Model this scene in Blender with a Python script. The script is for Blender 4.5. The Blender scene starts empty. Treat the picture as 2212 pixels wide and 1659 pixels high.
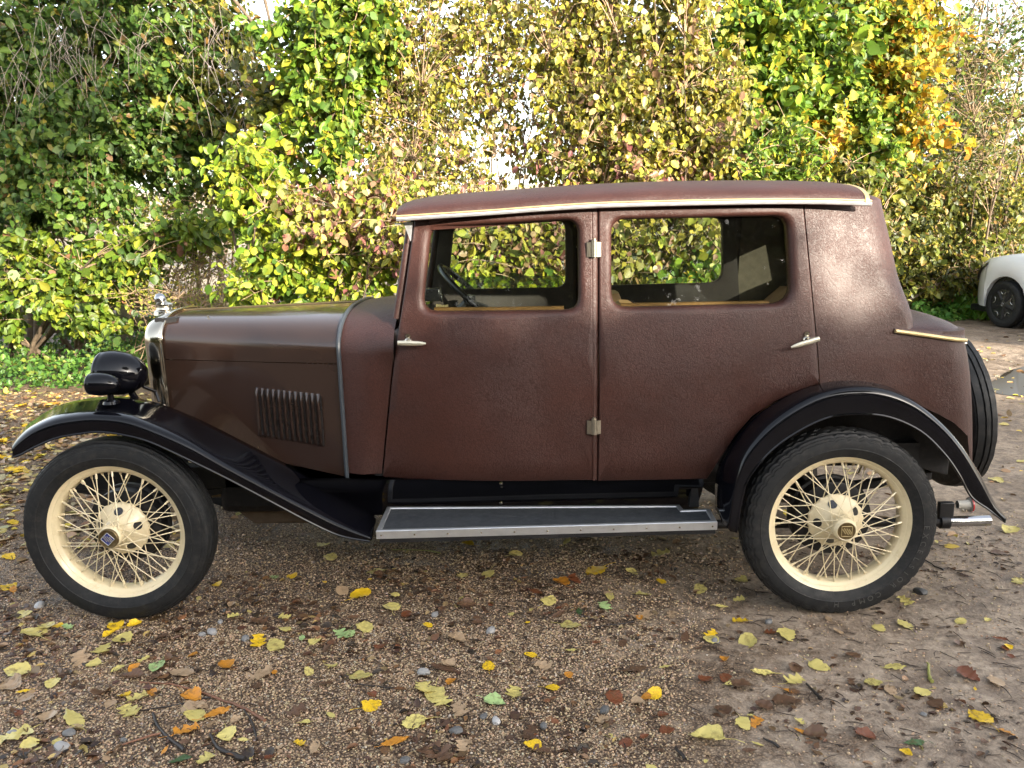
import bpy, bmesh, math, random
import numpy as np
from math import sin, cos, pi, radians, sqrt, atan2
from mathutils import Vector, Matrix

random.seed(7)
rng = np.random.default_rng(11)
scene = bpy.context.scene
COL = scene.collection

# ------------------------------------------------------------------ camera
CAM = np.array([1.5664, -2.8083, 1.4606])
FPX, PW, PH = 1725.0, 2212.0, 1659.0
YAW, PITCH, ROLL = -0.0227, 0.1994, -0.0192
_cy, _sy = cos(YAW), sin(YAW)
FWD = np.array([_sy * cos(PITCH), _cy * cos(PITCH), -sin(PITCH)])
_r = np.array([_cy, -_sy, 0.0])
_u = np.cross(_r, FWD)
RGT, UPV = cos(ROLL) * _r + sin(ROLL) * _u, -sin(ROLL) * _r + cos(ROLL) * _u
cam = bpy.data.cameras.new("camera")
camo = bpy.data.objects.new("camera", cam)
COL.objects.link(camo)
cam.sensor_width = 36.0
cam.lens = FPX / PW * 36.0
cam.clip_start, cam.clip_end = 0.05, 2000.0
M = Matrix([list(RGT), list(UPV), list(-FWD)]).transposed().to_4x4()
M.translation = Vector(CAM)
camo.matrix_world = M
scene.camera = camo

# ------------------------------------------------------------------ light
SUN_EL, SUN_AZ = radians(15.5), atan2(0.64, -0.768)      # azimuth from +Y towards +X
SUND = np.array([sin(SUN_AZ) * cos(SUN_EL), cos(SUN_AZ) * cos(SUN_EL), sin(SUN_EL)])
world = bpy.data.worlds.new("World")
scene.world = world
world.use_nodes = True
wn = world.node_tree
sky = wn.nodes.new("ShaderNodeTexSky")
sky.sky_type = 'NISHITA'
sky.sun_disc = False
sky.sun_elevation = SUN_EL
sky.sun_rotation = SUN_AZ
sky.air_density, sky.dust_density, sky.ozone_density = 1.0, 2.5, 0.7
wn.nodes["Background"].inputs["Strength"].default_value = 0.15
hs = wn.nodes.new("ShaderNodeHueSaturation")          # thin high cloud takes most of the blue out
hs.inputs["Saturation"].default_value = 0.42
wn.links.new(sky.outputs[0], hs.inputs["Color"])
wn.links.new(hs.outputs[0], wn.nodes["Background"].inputs["Color"])
sl = bpy.data.lights.new("sun", 'SUN')
sl.energy, sl.angle, sl.color = 3.3, radians(0.6), (1.0, 0.90, 0.74)
slo = bpy.data.objects.new("sun", sl)
COL.objects.link(slo)
slo.rotation_euler = Vector(-SUND).to_track_quat('-Z', 'Y').to_euler()
slo.location = (8, -12, 9)
scene.view_settings.view_transform = 'Standard'
scene.view_settings.look = 'None'
scene.view_settings.exposure = 2.45
scene.view_settings.gamma = 1.0
scene.cycles.max_bounces = 8
scene.cycles.transparent_max_bounces = 12

# ------------------------------------------------------------------ helpers
def ray(px, py):
    return FWD + RGT * (px - PW / 2) / FPX - UPV * (py - PH / 2) / FPX
def at(px, py, y):                      # point of the photograph brought to its own depth y
    d = ray(px, py)
    return CAM + d * (y - CAM[1]) / d[1]
def gnd(px, py, z=-0.016):
    d = ray(px, py)
    return CAM + d * (z - CAM[2]) / d[2]
def pix(P):
    d = np.asarray(P, float) - CAM
    return PW / 2 + FPX * (d @ RGT) / (d @ FWD), PH / 2 - FPX * (d @ UPV) / (d @ FWD)

class MB:
    def __init__(s): s.v, s.f = [], []
    def grid(s, rows, cu=False, cv=False, flip=False):
        b, n, m = len(s.v), len(rows), len(rows[0])
        for r in rows: s.v += [tuple(map(float, p)) for p in r]
        for i in range(n if cu else n - 1):
            for j in range(m if cv else m - 1):
                a, c = i, (i + 1) % n
                d, e = j, (j + 1) % m
                q = (b + a * m + d, b + a * m + e, b + c * m + e, b + c * m + d)
                s.f.append(q[::-1] if flip else q)
        return s
    def face(s, pts):
        b = len(s.v); s.v += [tuple(map(float, p)) for p in pts]; s.f.append(tuple(range(b, b + len(pts)))); return s
    def tube(s, pts, r, seg=8, cap=True, closed=False):
        pts = [np.asarray(p, float) for p in pts]; n = len(pts)
        rr = r if hasattr(r, '__len__') else [r] * n
        rows = []; nrm = None
        for i, p in enumerate(pts):
            if closed: t = pts[(i + 1) % n] - pts[i - 1]
            else: t = pts[min(i + 1, n - 1)] - pts[max(i - 1, 0)]
            t = t / (np.linalg.norm(t) + 1e-12)
            if nrm is None:
                a = np.array([0, 0, 1.0]) if abs(t[2]) < .9 else np.array([1.0, 0, 0])
                nrm = np.cross(t, a)
            nrm = nrm - t * (nrm @ t); nrm /= np.linalg.norm(nrm) + 1e-12
            bn = np.cross(t, nrm)
            rows.append([p + rr[i] * (cos(2 * pi * k / seg) * nrm + sin(2 * pi * k / seg) * bn) for k in range(seg)])
        s.grid(rows, cu=closed, cv=True)
        if cap and not closed:
            s.face(rows[0][::-1]); s.face(rows[-1])
        return s
    def lathe(s, prof, c=(0, 0, 0), seg=48, axis='y', closed=False, rfun=None):
        rows = []
        for k in range(seg):
            t = 2 * pi * k / seg; row = []
            for q, (a, r) in enumerate(prof):
                rad = r if rfun is None else rfun(q, r, t)
                if axis == 'y': row.append((c[0] + rad * cos(t), c[1] + a, c[2] + rad * sin(t)))
                elif axis == 'x': row.append((c[0] + a, c[1] + rad * cos(t), c[2] + rad * sin(t)))
                else: row.append((c[0] + rad * cos(t), c[1] + rad * sin(t), c[2] + a))
            rows.append(row)
        return s.grid(rows, cu=True, cv=closed)
    def box(s, lo, hi):
        x0, y0, z0 = lo; x1, y1, z1 = hi; b = len(s.v)
        s.v += [(x0, y0, z0), (x1, y0, z0), (x1, y1, z0), (x0, y1, z0), (x0, y0, z1), (x1, y0, z1), (x1, y1, z1), (x0, y1, z1)]
        s.f += [tuple(b + i for i in q) for q in ((0, 3, 2, 1), (4, 5, 6, 7), (0, 1, 5, 4), (1, 2, 6, 5), (2, 3, 7, 6), (3, 0, 4, 7))]
        return s
    def prism(s, poly, vec):            # poly: 3-D points, pushed along vec
        vec = np.asarray(vec, float); b = len(s.v); n = len(poly)
        s.v += [tuple(map(float, p)) for p in poly] + [tuple(np.asarray(p, float) + vec) for p in poly]
        s.f.append(tuple(range(b + n - 1, b - 1, -1))); s.f.append(tuple(range(b + n, b + 2 * n)))
        for i in range(n):
            j = (i + 1) % n; s.f.append((b + i, b + j, b + n + j, b + n + i))
        return s
    def build(s, name, mat, parent=None, ang=38, bevel=0, solid=0, local=False, fixn=True, subsurf=0):
        me = bpy.data.meshes.new(name); me.from_pydata(s.v, [], s.f); me.update()
        if fixn:
            bm = bmesh.new(); bm.from_mesh(me); bmesh.ops.recalc_face_normals(bm, faces=bm.faces); bm.to_mesh(me); bm.free()
        me.polygons.foreach_set('use_smooth', [True] * len(me.polygons))
        if ang < 179: me.set_sharp_from_angle(angle=radians(ang))
        if mat: me.materials.append(mat)
        o = bpy.data.objects.new(name, me); COL.objects.link(o)
        if solid:
            md = o.modifiers.new("solid", 'SOLIDIFY'); md.thickness = solid; md.offset = 0
        if subsurf:
            md = o.modifiers.new("sub", 'SUBSURF'); md.levels = md.render_levels = subsurf
        if bevel:
            md = o.modifiers.new("bevel", 'BEVEL'); md.width = bevel; md.segments = 2; md.limit_method = 'ANGLE'; md.angle_limit = radians(35)
        if parent: adopt(o, parent, local)
        return o

def adopt(o, parent, local=False):
    o.parent = parent
    if not local and parent.parent is None:
        o.matrix_parent_inverse = Matrix.Translation(-Vector(parent.location))
def thing(name, label, cat, loc=(0, 0, 0), group=None):
    o = bpy.data.objects.new(name, None); COL.objects.link(o); o.location = loc
    o.empty_display_size = 0.2
    return tag(o, label, cat, group)
def tag(o, label, cat, group=None):
    o['label'] = label; o['category'] = cat
    if group: o['group'] = group
    return o
def lerp(a, b, t): return np.asarray(a, float) * (1 - t) + np.asarray(b, float) * t
def smooth(t): t = min(1, max(0, t)); return t * t * (3 - 2 * t)
def interp(x, xs, ys_): return float(np.interp(x, xs, ys_))
def catmull(pts, n=6):
    P = [np.asarray(p, float) for p in pts]; out = []
    for i in range(len(P) - 1):
        p0, p1, p2, p3 = P[max(i - 1, 0)], P[i], P[i + 1], P[min(i + 2, len(P) - 1)]
        for k in range(n):
            t = k / n
            out.append(.5 * (2 * p1 + (p2 - p0) * t + (2 * p0 - 5 * p1 + 4 * p2 - p3) * t * t + (3 * p1 - p0 - 3 * p2 + p3) * t ** 3))
    out.append(P[-1]); return out
def round_poly(pts, r, seg=6):
    n = len(pts); out = []
    for i in range(n):
        p, a, b = np.array(pts[i], float), np.array(pts[i - 1], float), np.array(pts[(i + 1) % n], float)
        rad = r[i] if hasattr(r, '__len__') else r
        if rad <= 0: out.append(p); continue
        d1, d2 = (a - p) / np.linalg.norm(a - p), (b - p) / np.linalg.norm(b - p)
        ang = math.acos(max(-1, min(1, d1 @ d2))); t = rad / math.tan(ang / 2)
        s0, s1 = p + d1 * t, p + d2 * t
        for k in range(seg + 1):
            q = k / seg; out.append((1 - q) ** 2 * s0 + 2 * q * (1 - q) * p + q * q * s1)
    return out

# ------------------------------------------------------------------ materials
def mat_new(name):
    m = bpy.data.materials.new(name); m.use_nodes = True
    nt = m.node_tree
    return m, nt, nt.nodes["Principled BSDF"]
def N(nt, typ, **kw):
    n = nt.nodes.new(typ)
    for k, v in kw.items(): setattr(n, k, v)
    return n
def setin(n, **kw):
    for k, v in kw.items(): n.inputs[k.replace('_', ' ')].default_value = v
def ramp(nt, fac, stops):
    r = N(nt, "ShaderNodeValToRGB"); e = r.color_ramp.elements
    while len(e) < len(stops): e.new(0.5)
    for i, (p, c) in enumerate(stops):
        e[i].position = p; e[i].color = (*c, 1) if len(c) == 3 else c
    nt.links.new(fac, r.inputs[0]); return r.outputs[0]
def noise(nt, scale, detail=4, rough=.55, vec=None, dist=0):
    n = N(nt, "ShaderNodeTexNoise"); setin(n, Scale=scale, Detail=detail, Roughness=rough, Distortion=dist)
    if vec is not None: nt.links.new(vec, n.inputs['Vector'])
    return n
def texco(nt, which='Object'):
    return N(nt, "ShaderNodeTexCoord").outputs[which]
def mixc(nt, fac, a, b, mode='MIX'):
    m = N(nt, "ShaderNodeMix", data_type='RGBA', blend_type=mode)
    for s, v in ((0, fac), (6, a), (7, b)):
        if hasattr(v, 'links'): nt.links.new(v, m.inputs[s])
        elif s == 0: m.inputs[0].default_value = v
        else: m.inputs[s].default_value = (*v, 1)
    return m.outputs[2]
def mth(nt, op, a, b=None):
    m = N(nt, "ShaderNodeMath", operation=op)
    for i, v in enumerate((a, b)):
        if v is None: continue
        if hasattr(v, 'links'): nt.links.new(v, m.inputs[i])
        else: m.inputs[i].default_value = v
    return m.outputs[0]
def bump(nt, bsdf, h, strength=.3, dist=.002, prev=None):
    b = N(nt, "ShaderNodeBump"); setin(b, Strength=strength, Distance=dist); nt.links.new(h, b.inputs['Height'])
    if prev is not None: nt.links.new(prev, b.inputs['Normal'])
    if bsdf: nt.links.new(b.outputs[0], bsdf.inputs['Normal'])
    return b.outputs[0]

def plain(name, col, rough=.5, metal=0, coat=0, var=.12, vscale=9, bmp=0, bscale=200, spec=.5, dust=0, dustcol=(.25, .2, .15)):
    m, nt, b = mat_new(name); co = texco(nt)
    n = noise(nt, vscale, 5, .6, co)
    c = ramp(nt, n.outputs[0], [(.25, tuple(x * (1 - var) for x in col)), (.75, tuple(min(1, x * (1 + var)) for x in col))])
    if dust:
        n2 = noise(nt, 38, 7, .7, co); f = ramp(nt, n2.outputs[0], [(.5, (0, 0, 0)), (.8, (dust,) * 3)])
        c = mixc(nt, f, c, dustcol)
    nt.links.new(c, b.inputs['Base Color'])
    rr = ramp(nt, noise(nt, vscale * 2.3, 6, .65, co).outputs[0], [(.3, (max(.02, rough * .75),) * 3), (.75, (min(1, rough * 1.3),) * 3)])
    nt.links.new(rr, b.inputs['Roughness'])
    setin(b, Metallic=metal); b.inputs['Coat Weight'].default_value = coat; b.inputs['Coat Roughness'].default_value = .06
    b.inputs['Specular IOR Level'].default_value = spec
    if bmp: bump(nt, b, noise(nt, bscale, 4, .6, co).outputs[0], bmp, .001)
    return m

def leather(name, col):
    m, nt, b = mat_new(name); co = texco(nt)
    wob = noise(nt, 14, 3, .6, co)
    add = N(nt, "ShaderNodeVectorMath", operation='MULTIPLY_ADD'); add.inputs[1].default_value = (.05, .05, .05)
    nt.links.new(wob.outputs['Color'], add.inputs[0]); nt.links.new(co, add.inputs[2])
    v1 = N(nt, "ShaderNodeTexVoronoi", feature='DISTANCE_TO_EDGE'); setin(v1, Scale=85.0); nt.links.new(add.outputs[0], v1.inputs['Vector'])
    v2 = N(nt, "ShaderNodeTexVoronoi", feature='DISTANCE_TO_EDGE'); setin(v2, Scale=210.0); nt.links.new(add.outputs[0], v2.inputs['Vector'])
    e1 = ramp(nt, v1.outputs[0], [(0, (0, 0, 0)), (.13, (1, 1, 1))]); e2 = ramp(nt, v2.outputs[0], [(0, (.2, .2, .2)), (.16, (1, 1, 1))])
    lo = noise(nt, 2.2, 4, .6, co)
    wr = noise(nt, 30, 6, .72, co, 1.2)
    msk = ramp(nt, lo.outputs[0], [(.35, (.15, .15, .15)), (.65, (1, 1, 1))])
    h = mth(nt, 'ADD', mth(nt, 'MULTIPLY', mth(nt, 'MULTIPLY', e1, e2), msk), mth(nt, 'MULTIPLY', wr.outputs[0], 1.3))
    nb = bump(nt, None, h, .62, .0012)
    big = noise(nt, 3.0, 2, .5, co)
    bump(nt, b, big.outputs[0], .12, .02, nb)
    c = ramp(nt, noise(nt, 5, 6, .6, co).outputs[0], [(.3, tuple(x * .82 for x in col)), (.7, tuple(x * 1.18 for x in col))])
    c = mixc(nt, mth(nt, 'MULTIPLY', mth(nt, 'SUBTRACT', 1.0, e1), .55), c, tuple(x * .5 for x in col))
    nt.links.new(c, b.inputs['Base Color'])
    rr = ramp(nt, lo.outputs[0], [(.3, (.40,) * 3), (.7, (.52,) * 3)]); nt.links.new(rr, b.inputs['Roughness'])
    b.inputs['Specular IOR Level'].default_value = .40
    return m

def glass(name, tint, refl=1.0, dirt=.05):
    m, nt, b = mat_new(name); nt.nodes.remove(b); out = nt.nodes["Material Output"]
    tr = N(nt, "ShaderNodeBsdfTransparent"); tr.inputs[0].default_value = (*tint, 1)
    gl = N(nt, "ShaderNodeBsdfGlossy"); gl.inputs['Roughness'].default_value = .02
    fr = N(nt, "ShaderNodeFresnel"); fr.inputs[0].default_value = 1.5
    mx = N(nt, "ShaderNodeMixShader"); nt.links.new(mth(nt, 'MULTIPLY', fr.outputs[0], refl), mx.inputs[0])
    nt.links.new(tr.outputs[0], mx.inputs[1]); nt.links.new(gl.outputs[0], mx.inputs[2])
    df = N(nt, "ShaderNodeBsdfDiffuse"); df.inputs[0].default_value = (.45, .45, .38, 1)
    f = ramp(nt, noise(nt, 60, 8, .75, texco(nt)).outputs[0], [(.45, (dirt * .3,) * 3), (.8, (dirt * 2.2,) * 3)])
    m2 = N(nt, "ShaderNodeMixShader"); nt.links.new(f, m2.inputs[0]); nt.links.new(mx.outputs[0], m2.inputs[1]); nt.links.new(df.outputs[0], m2.inputs[2])
    nt.links.new(m2.outputs[0], out.inputs[0]); return m

def leafmat(name, attr=True, transl=.4, rough=.45):
    m, nt, b = mat_new(name); out = nt.nodes["Material Output"]
    if attr:
        a = N(nt, "ShaderNodeAttribute"); a.attribute_name = 'leafcol'; c0 = a.outputs['Color']
        co = texco(nt)
        c0 = mixc(nt, mth(nt, 'MULTIPLY', ramp(nt, noise(nt, 55, 3, .6, co).outputs[0], [(.5, (0, 0, 0)), (.75, (1, 1, 1))]), .35), c0, (.16, .11, .03))
    else:
        oi = N(nt, "ShaderNodeObjectInfo"); c0 = oi.outputs['Color']
        co = texco(nt)
        v = N(nt, "ShaderNodeVectorMath", operation='ADD'); nt.links.new(co, v.inputs[0])
        cb = N(nt, "ShaderNodeCombineXYZ")
        for i in range(3): nt.links.new(mth(nt, 'MULTIPLY', oi.outputs['Random'], 31.0 + 17 * i), cb.inputs[i])
        nt.links.new(cb.outputs[0], v.inputs[1])
        f = ramp(nt, noise(nt, 4.2, 5, .65, v.outputs[0]).outputs[0], [(.5, (0, 0, 0)), (.6, (.6, .6, .6)), (.8, (1, 1, 1))])
        c0 = mixc(nt, mth(nt, 'MULTIPLY', f, mth(nt, 'ADD', mth(nt, 'MULTIPLY', oi.outputs['Random'], .9), .1)), c0, (.12, .075, .035))
    nt.links.new(c0, b.inputs['Base Color']); setin(b, Roughness=rough)
    b.inputs['Specular IOR Level'].default_value = .4
    t = N(nt, "ShaderNodeBsdfTranslucent"); nt.links.new(c0, t.inputs[0])
    mx = N(nt, "ShaderNodeMixShader"); mx.inputs[0].default_value = transl
    nt.links.new(b.outputs[0], mx.inputs[1]); nt.links.new(t.outputs[0], mx.inputs[2]); nt.links.new(mx.outputs[0], out.inputs[0])
    return m

MT = {}
MT['leather'] = leather("brown_fabric", (.043, .0150, .0106))
MT['paint'] = plain("brown_paint", (.030, .0165, .0120), .18, 0, .3, .05, 1.6, .03, 60)
MT['black'] = plain("black_paint", (.0025, .0025, .004), .09, 0, .0, .3, 6, .02, 12, .30, .12, (.03, .028, .025))
MT['blackmat'] = plain("black_chassis", (.008, .008, .009), .5, 0, 0, .4, 8, .2, 60, .4, .5, (.05, .042, .034))
MT['rubber'] = plain("tyre_rubber", (.0085, .009, .0098), .62, 0, 0, .3, 14, .15, 220, .35, .6, (.05, .045, .038))
MT['piping'] = plain("grey_rubber", (.035, .042, .05), .42, 0, 0, .2, 20)
MT['cream'] = plain("cream_paint", (.64, .54, .345), .34, 0, .2, .07, 9, .04, 90, .5, .35, (.32, .21, .09))
MT['nickel'] = plain("nickel_plate", (.50, .46, .38), .13, 1, 0, .1, 12, .05, 30)
MT['hinge'] = plain("old_nickel", (.36, .32, .25), .34, .9, 0, .2, 60, .1, 200)
MT['chrome'] = plain("chrome", (.42, .42, .43), .2, 1, 0, .08, 14)
MT['alu'] = plain("aluminium_trim", (.62, .63, .64), .38, .85, 0, .1, 14, .06, 160)
MT['gold'] = plain("gold_bead", (.42, .32, .15), .42, .35, 0, .1, 20)
MT['mat'] = plain("rubber_mat", (.030, .033, .037), .62, 0, 0, .22, 12, .25, 260, .4, .5, (.07, .07, .065))
MT['handle'] = plain("handle_plate", (.60, .56, .44), .34, .7, 0, .08, 40)
MT['bronze'] = plain("bronze_cap", (.16, .115, .055), .38, .8, 0, .25, 60, .1, 300)
MT['enamel'] = plain("blue_enamel", (.05, .06, .22), .3, .3, 0, .2, 60)
MT['tan'] = plain("tan_leather", (.52, .30, .14), .5, 0, 0, .14, 8, .15, 120)
MT['trim'] = plain("door_trim", (.022, .014, .010), .6, 0, 0, .2, 8, .1, 120)
MT['cloth'] = plain("interior_cloth", (.12, .10, .07), .9, 0, 0, .18, 30, .3, 600)
MT['wood'] = plain("wood_capping", (.34, .17, .05), .35, 0, .3, .2, 14)
MT['dark'] = plain("dark_plastic", (.012, .012, .013), .3, 0, .2, .2, 10)
MT['glass'] = glass("window_glass", (.72, .77, .74), .6, .004)
MT['glassdirty'] = glass("misted_glass", (.40, .46, .22), .5, .5)
MT['white'] = plain("white_paint", (.82, .83, .82), .22, 0, .4, .04, 4)
MT['lampglass'] = plain("lamp_glass", (.05, .052, .055), .06, .3, .5, .2, 20)
MT['silver'] = plain("silver_accent", (.45, .44, .41), .3, .8, 0, .1, 20)
MT['red'] = plain("red_lens", (.35, .02, .02), .25, 0, .3, .1, 20)
MT['bark'] = plain("bark", (.115, .085, .058), .9, 0, 0, .45, 18, .6, 60, .2)
MT['twigm'] = plain("twig_bark", (.27, .19, .12), .85, 0, 0, .4, 20, .3, 90, .2)
MT['oldwood'] = plain("weathered_timber", (.13, .115, .075), .9, 0, 0, .35, 12, .5, 40, .2, .7, (.10, .13, .04))
MT['leaf'] = leafmat("foliage")
MT['fallen'] = leafmat("fallen_leaf", False, .12, .42)
MT['litter'] = leafmat("litter", True, .1, .5)

# ------------------------------------------------------------------ ground
GZ = -0.016
def ground_material():
    m, nt, b = mat_new("gravel_ground"); co = texco(nt)
    v = N(nt, "ShaderNodeTexVoronoi"); setin(v, Scale=135.0, Randomness=1.0); nt.links.new(co, v.inputs['Vector'])
    v3 = N(nt, "ShaderNodeTexVoronoi"); setin(v3, Scale=46.0); nt.links.new(co, v3.inputs['Vector'])
    sep = N(nt, "ShaderNodeSeparateColor"); nt.links.new(v.outputs['Color'], sep.inputs[0])
    stone = ramp(nt, sep.outputs[0], [(0, (.24, .155, .090)), (.35, (.40, .275, .160)), (.7, (.48, .345, .212)), (.93, (.52, .40, .27)), (1, (.55, .47, .37))])
    gap_shade = ramp(nt, v.outputs['Distance'], [(.22, (1, 1, 1)), (.62, (.20, .155, .12))])  # gaps between stones darkened, their shade put into the colour
    stone = mixc(nt, 1.0, stone, gap_shade, 'MULTIPLY')
    n1 = noise(nt, 1.1, 7, .62, co); n2 = noise(nt, 6.5, 8, .7, co, .6); n3 = noise(nt, 34, 8, .75, co, .5)
    mud = ramp(nt, n3.outputs[0], [(.3, (.095, .068, .047)), (.52, (.30, .232, .168)), (.72, (.44, .36, .275))])
    sx = N(nt, "ShaderNodeSeparateXYZ"); nt.links.new(co, sx.inputs[0])
    mr = N(nt, "ShaderNodeMapRange"); setin(mr, From_Min=1.2, From_Max=3.0, To_Min=-.25, To_Max=.42); nt.links.new(sx.outputs[0], mr.inputs[0])
    f = ramp(nt, mth(nt, 'ADD', n2.outputs[0], mr.outputs[0]), [(.48, (0, 0, 0)), (.72, (1, 1, 1))])
    c = mixc(nt, f, stone, mud)
    damp = ramp(nt, n2.outputs[0], [(.36, (.50, .44, .40)), (.56, (1, 1, 1))])
    c = mixc(nt, 1.0, c, damp, 'MULTIPLY')
    d2 = ramp(nt, n1.outputs[0], [(.35, (.72, .68, .64)), (.62, (1.08, 1.08, 1.08))])
    c = mixc(nt, 1.0, c, d2, 'MULTIPLY')
    # beyond the hedge lies pale stubble
    my = N(nt, "ShaderNodeMapRange"); setin(my, From_Min=13.0, From_Max=17.0); nt.links.new(sx.outputs[1], my.inputs[0])
    field = ramp(nt, n2.outputs[0], [(.3, (.26, .20, .13)), (.7, (.42, .34, .23))])
    c = mixc(nt, my.outputs[0], c, field)
    nt.links.new(c, b.inputs['Base Color'])
    nt.links.new(ramp(nt, n2.outputs[0], [(.35, (.42,) * 3), (.6, (.85,) * 3)]), b.inputs['Roughness'])
    dome = mth(nt, 'SUBTRACT', 1.0, v.outputs['Distance'])
    inv = mth(nt, 'SUBTRACT', 1.0, f)
    h = mth(nt, 'ADD', mth(nt, 'MULTIPLY', dome, mth(nt, 'ADD', mth(nt, 'MULTIPLY', inv, .8), .2)), mth(nt, 'MULTIPLY', n3.outputs[0], .9))
    nb = bump(nt, None, h, 1.0, .009)
    bump(nt, b, n2.outputs[0], .5, .03, nb)
    return m
def hills(x, y):
    return GZ + 3.4 * smooth((y - 14) / 26)
mb = MB()
gx = [-300, -90, -40, -20, -12] + list(np.linspace(-8, 13, 22)) + [18, 26, 45, 90, 300]
gy = [-300, -60, -20, -10] + list(np.linspace(-5, 13, 19)) + list(np.linspace(14, 42, 12)) + [60, 120, 500]
mb.grid([[(x, y, hills(x, y)) for x in gx] for y in gy])
g = mb.build("ground", ground_material(), ang=180)
g['kind'] = 'structure'

# ------------------------------------------------------------------ the vintage saloon
YC = 0.655                              # centre line of the car
car = thing("vintage_saloon_car", "brown fabric-bodied vintage saloon with black wings and cream wire wheels, parked side-on on the gravel", "vintage car", (1.35, YC, 0))
def mir(P): P = np.asarray(P, float); return np.array([P[0], 2 * YC - P[1], P[2]])
def mirror_mb(mb):
    o = MB(); o.v = [(x, 2 * YC - y, z) for x, y, z in mb.v]; o.f = [f[::-1] for f in mb.f]; return o

def ysf(x, z):                          # near skin of the body
    y = .085
    if x < 1.55: y += .115 * ((1.55 - x) / .73) ** 1.7 if x > .82 else .115
    if x > 2.35: y += .055 * ((x - 2.35) / .7) ** 2
    if z < .95: y += .035 * ((.95 - z) / .46) ** 1.6
    else: y += .05 * ((z - .95) / .55) ** 1.3
    return y
def Q(px, py, off=0.0):                 # where the line of sight through a pixel meets the body skin
    y = .1
    for _ in range(6):
        P = at(px, py, y); y = ysf(P[0], P[2]) + off
    return np.array([P[0], P[2]])
def skin(p, off=0.0): return np.array([p[0], ysf(p[0], p[1]) + off, p[1]])

def raycast(poly, c, ang):
    d = np.array([cos(ang), sin(ang)]); best = None
    for i in range(len(poly)):
        a, b = np.asarray(poly[i]) - c, np.asarray(poly[(i + 1) % len(poly)]) - c
        e = b - a; den = d[0] * e[1] - d[1] * e[0]
        if abs(den) < 1e-12: continue
        t = (a[0] * e[1] - a[1] * e[0]) / den; s = (a[0] * d[1] - a[1] * d[0]) / den
        if t > 0 and -1e-6 <= s <= 1 + 1e-6 and (best is None or t > best): best = t
    return c + d * (best or 0)

def panel_with_window(outl, hole, back=.012):
    c = np.mean(np.asarray(hole), axis=0)
    angs = set(np.round(np.linspace(-pi, pi, 121)[:-1], 5))
    for p in outl: angs.add(round(atan2(p[1] - c[1], p[0] - c[0]), 5))
    angs = sorted(angs)
    O = [raycast(outl, c, a) for a in angs]; H = [raycast(hole, c, a) for a in angs]
    R0, R1, rings = [], [], []
    rings.append([skin(o, back) for o in O])
    rings.append([skin(o + (h - o) / np.linalg.norm(h - o) * .0015, back * .3) for o, h in zip(O, H)])
    rings.append([skin(o + (h - o) / np.linalg.norm(h - o) * .006, 0) for o, h in zip(O, H)])
    roll = .030
    G = [h + (o - h) / np.linalg.norm(o - h) * min(roll, .45 * np.linalg.norm(o - h)) for o, h in zip(O, H)]
    for k in range(1, 8):
        rings.append([skin(lerp(o + (h - o) / np.linalg.norm(h - o) * .006, gq, k / 7), 0) for o, h, gq in zip(O, H, G)])
    for k in range(1, 6):
        t = k / 5 * pi / 2
        rings.append([skin(lerp(gq, h, sin(t)), .026 * (1 - cos(t))) for h, gq in zip(H, G)])
    rings.append([skin(h, .050) for h in H])
    mb = MB().grid(rings, cv=True)
    inner = MB().grid([[skin(lerp(o, h, .02), .055) for o, h in zip(O, H)], [skin(lerp(o, h, .5), .060) for o, h in zip(O, H)],
                       [skin(lerp(o, h, .96), .060) for o, h in zip(O, H)], [skin(h, .051) for h in H]], cv=True)
    pane = MB().face([skin(h, .038) for h in [raycast(hole, c, a) for a in np.linspace(-pi, pi, 61)[:-1]]])
    return mb, inner, pane

# --- doors
fd_out = round_poly([Q(894, 478), Q(1281, 447), Q(1280, 1038), Q(826, 1032), Q(838, 905), Q(853, 760), Q(876, 610)], [0, 0, 0, .01, 0, 0, 0])
fd_win = round_poly([Q(930, 492), Q(1249, 473), Q(1251, 671), Q(911, 674)], [.045, .05, .05, .05], 8)
arch_px = [(1527, 1036), (1560, 985), (1590, 940), (1625, 900), (1678, 866), (1725, 845), (1771, 829)]
rd_out = [Q(1292, 446), Q(1737, 443), Q(1757, 650)] + [Q(*p) for p in arch_px[::-1]] + [Q(1292, 1040)]
rd_win = round_poly([Q(1322, 474), Q(1702, 466), Q(1712, 657), Q(1322, 666)], [.05, .05, .07, .06], 8)

def handle_at(px, py, y, ang, parent, mirrored, fl=1):
    # tapered lever on a small round escutcheon
    p = at(px, py, y); mb = MB()
    mb.lathe([(0, .0), (0, .017), (-.006, .016), (-.012, .010), (-.034, .0085), (-.036, 0)], c=p + np.array([0, .002, 0]), seg=20)
    mb2 = MB(); rows = []
    for k in range(9):
        t = k / 8; s = (t - .32) * .105 * fl
        q = p + np.array([s * cos(ang), -.040 - .004 * t, s * sin(ang)])
        w = .009 * sqrt(max(0.0, 1 - (abs(t - .35) / .67) ** 2.6)) + .0008
        rows.append([q + np.array([-sin(ang) * w * cos(a), .7 * w * sin(a), cos(ang) * w * cos(a)]) for a in np.linspace(0, 2 * pi, 13)[:-1]])
    mb2.grid(rows, cv=True)
    es = MB()                                    # upright keyhole plate with domed ends
    es.tube([p + np.array([0, .004, .022]), p + np.array([0, -.003, .021]), p + np.array([0, -.004, .021])], [.0095, .0095, .004], 14)
    for m_ in (mb, mb2, es):
        if mirrored: m_.v = [(x, 2 * YC - y, z) for x, y, z in m_.v]
    mb.v, mb.f = mb.v + es.v, mb.f + [tuple(i + len(mb.v) for i in f) for f in es.f]
    h = mb2.build("door_handle", MT['handle'], parent)
    e = mb.build("handle_boss", MT['nickel'], parent)

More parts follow.
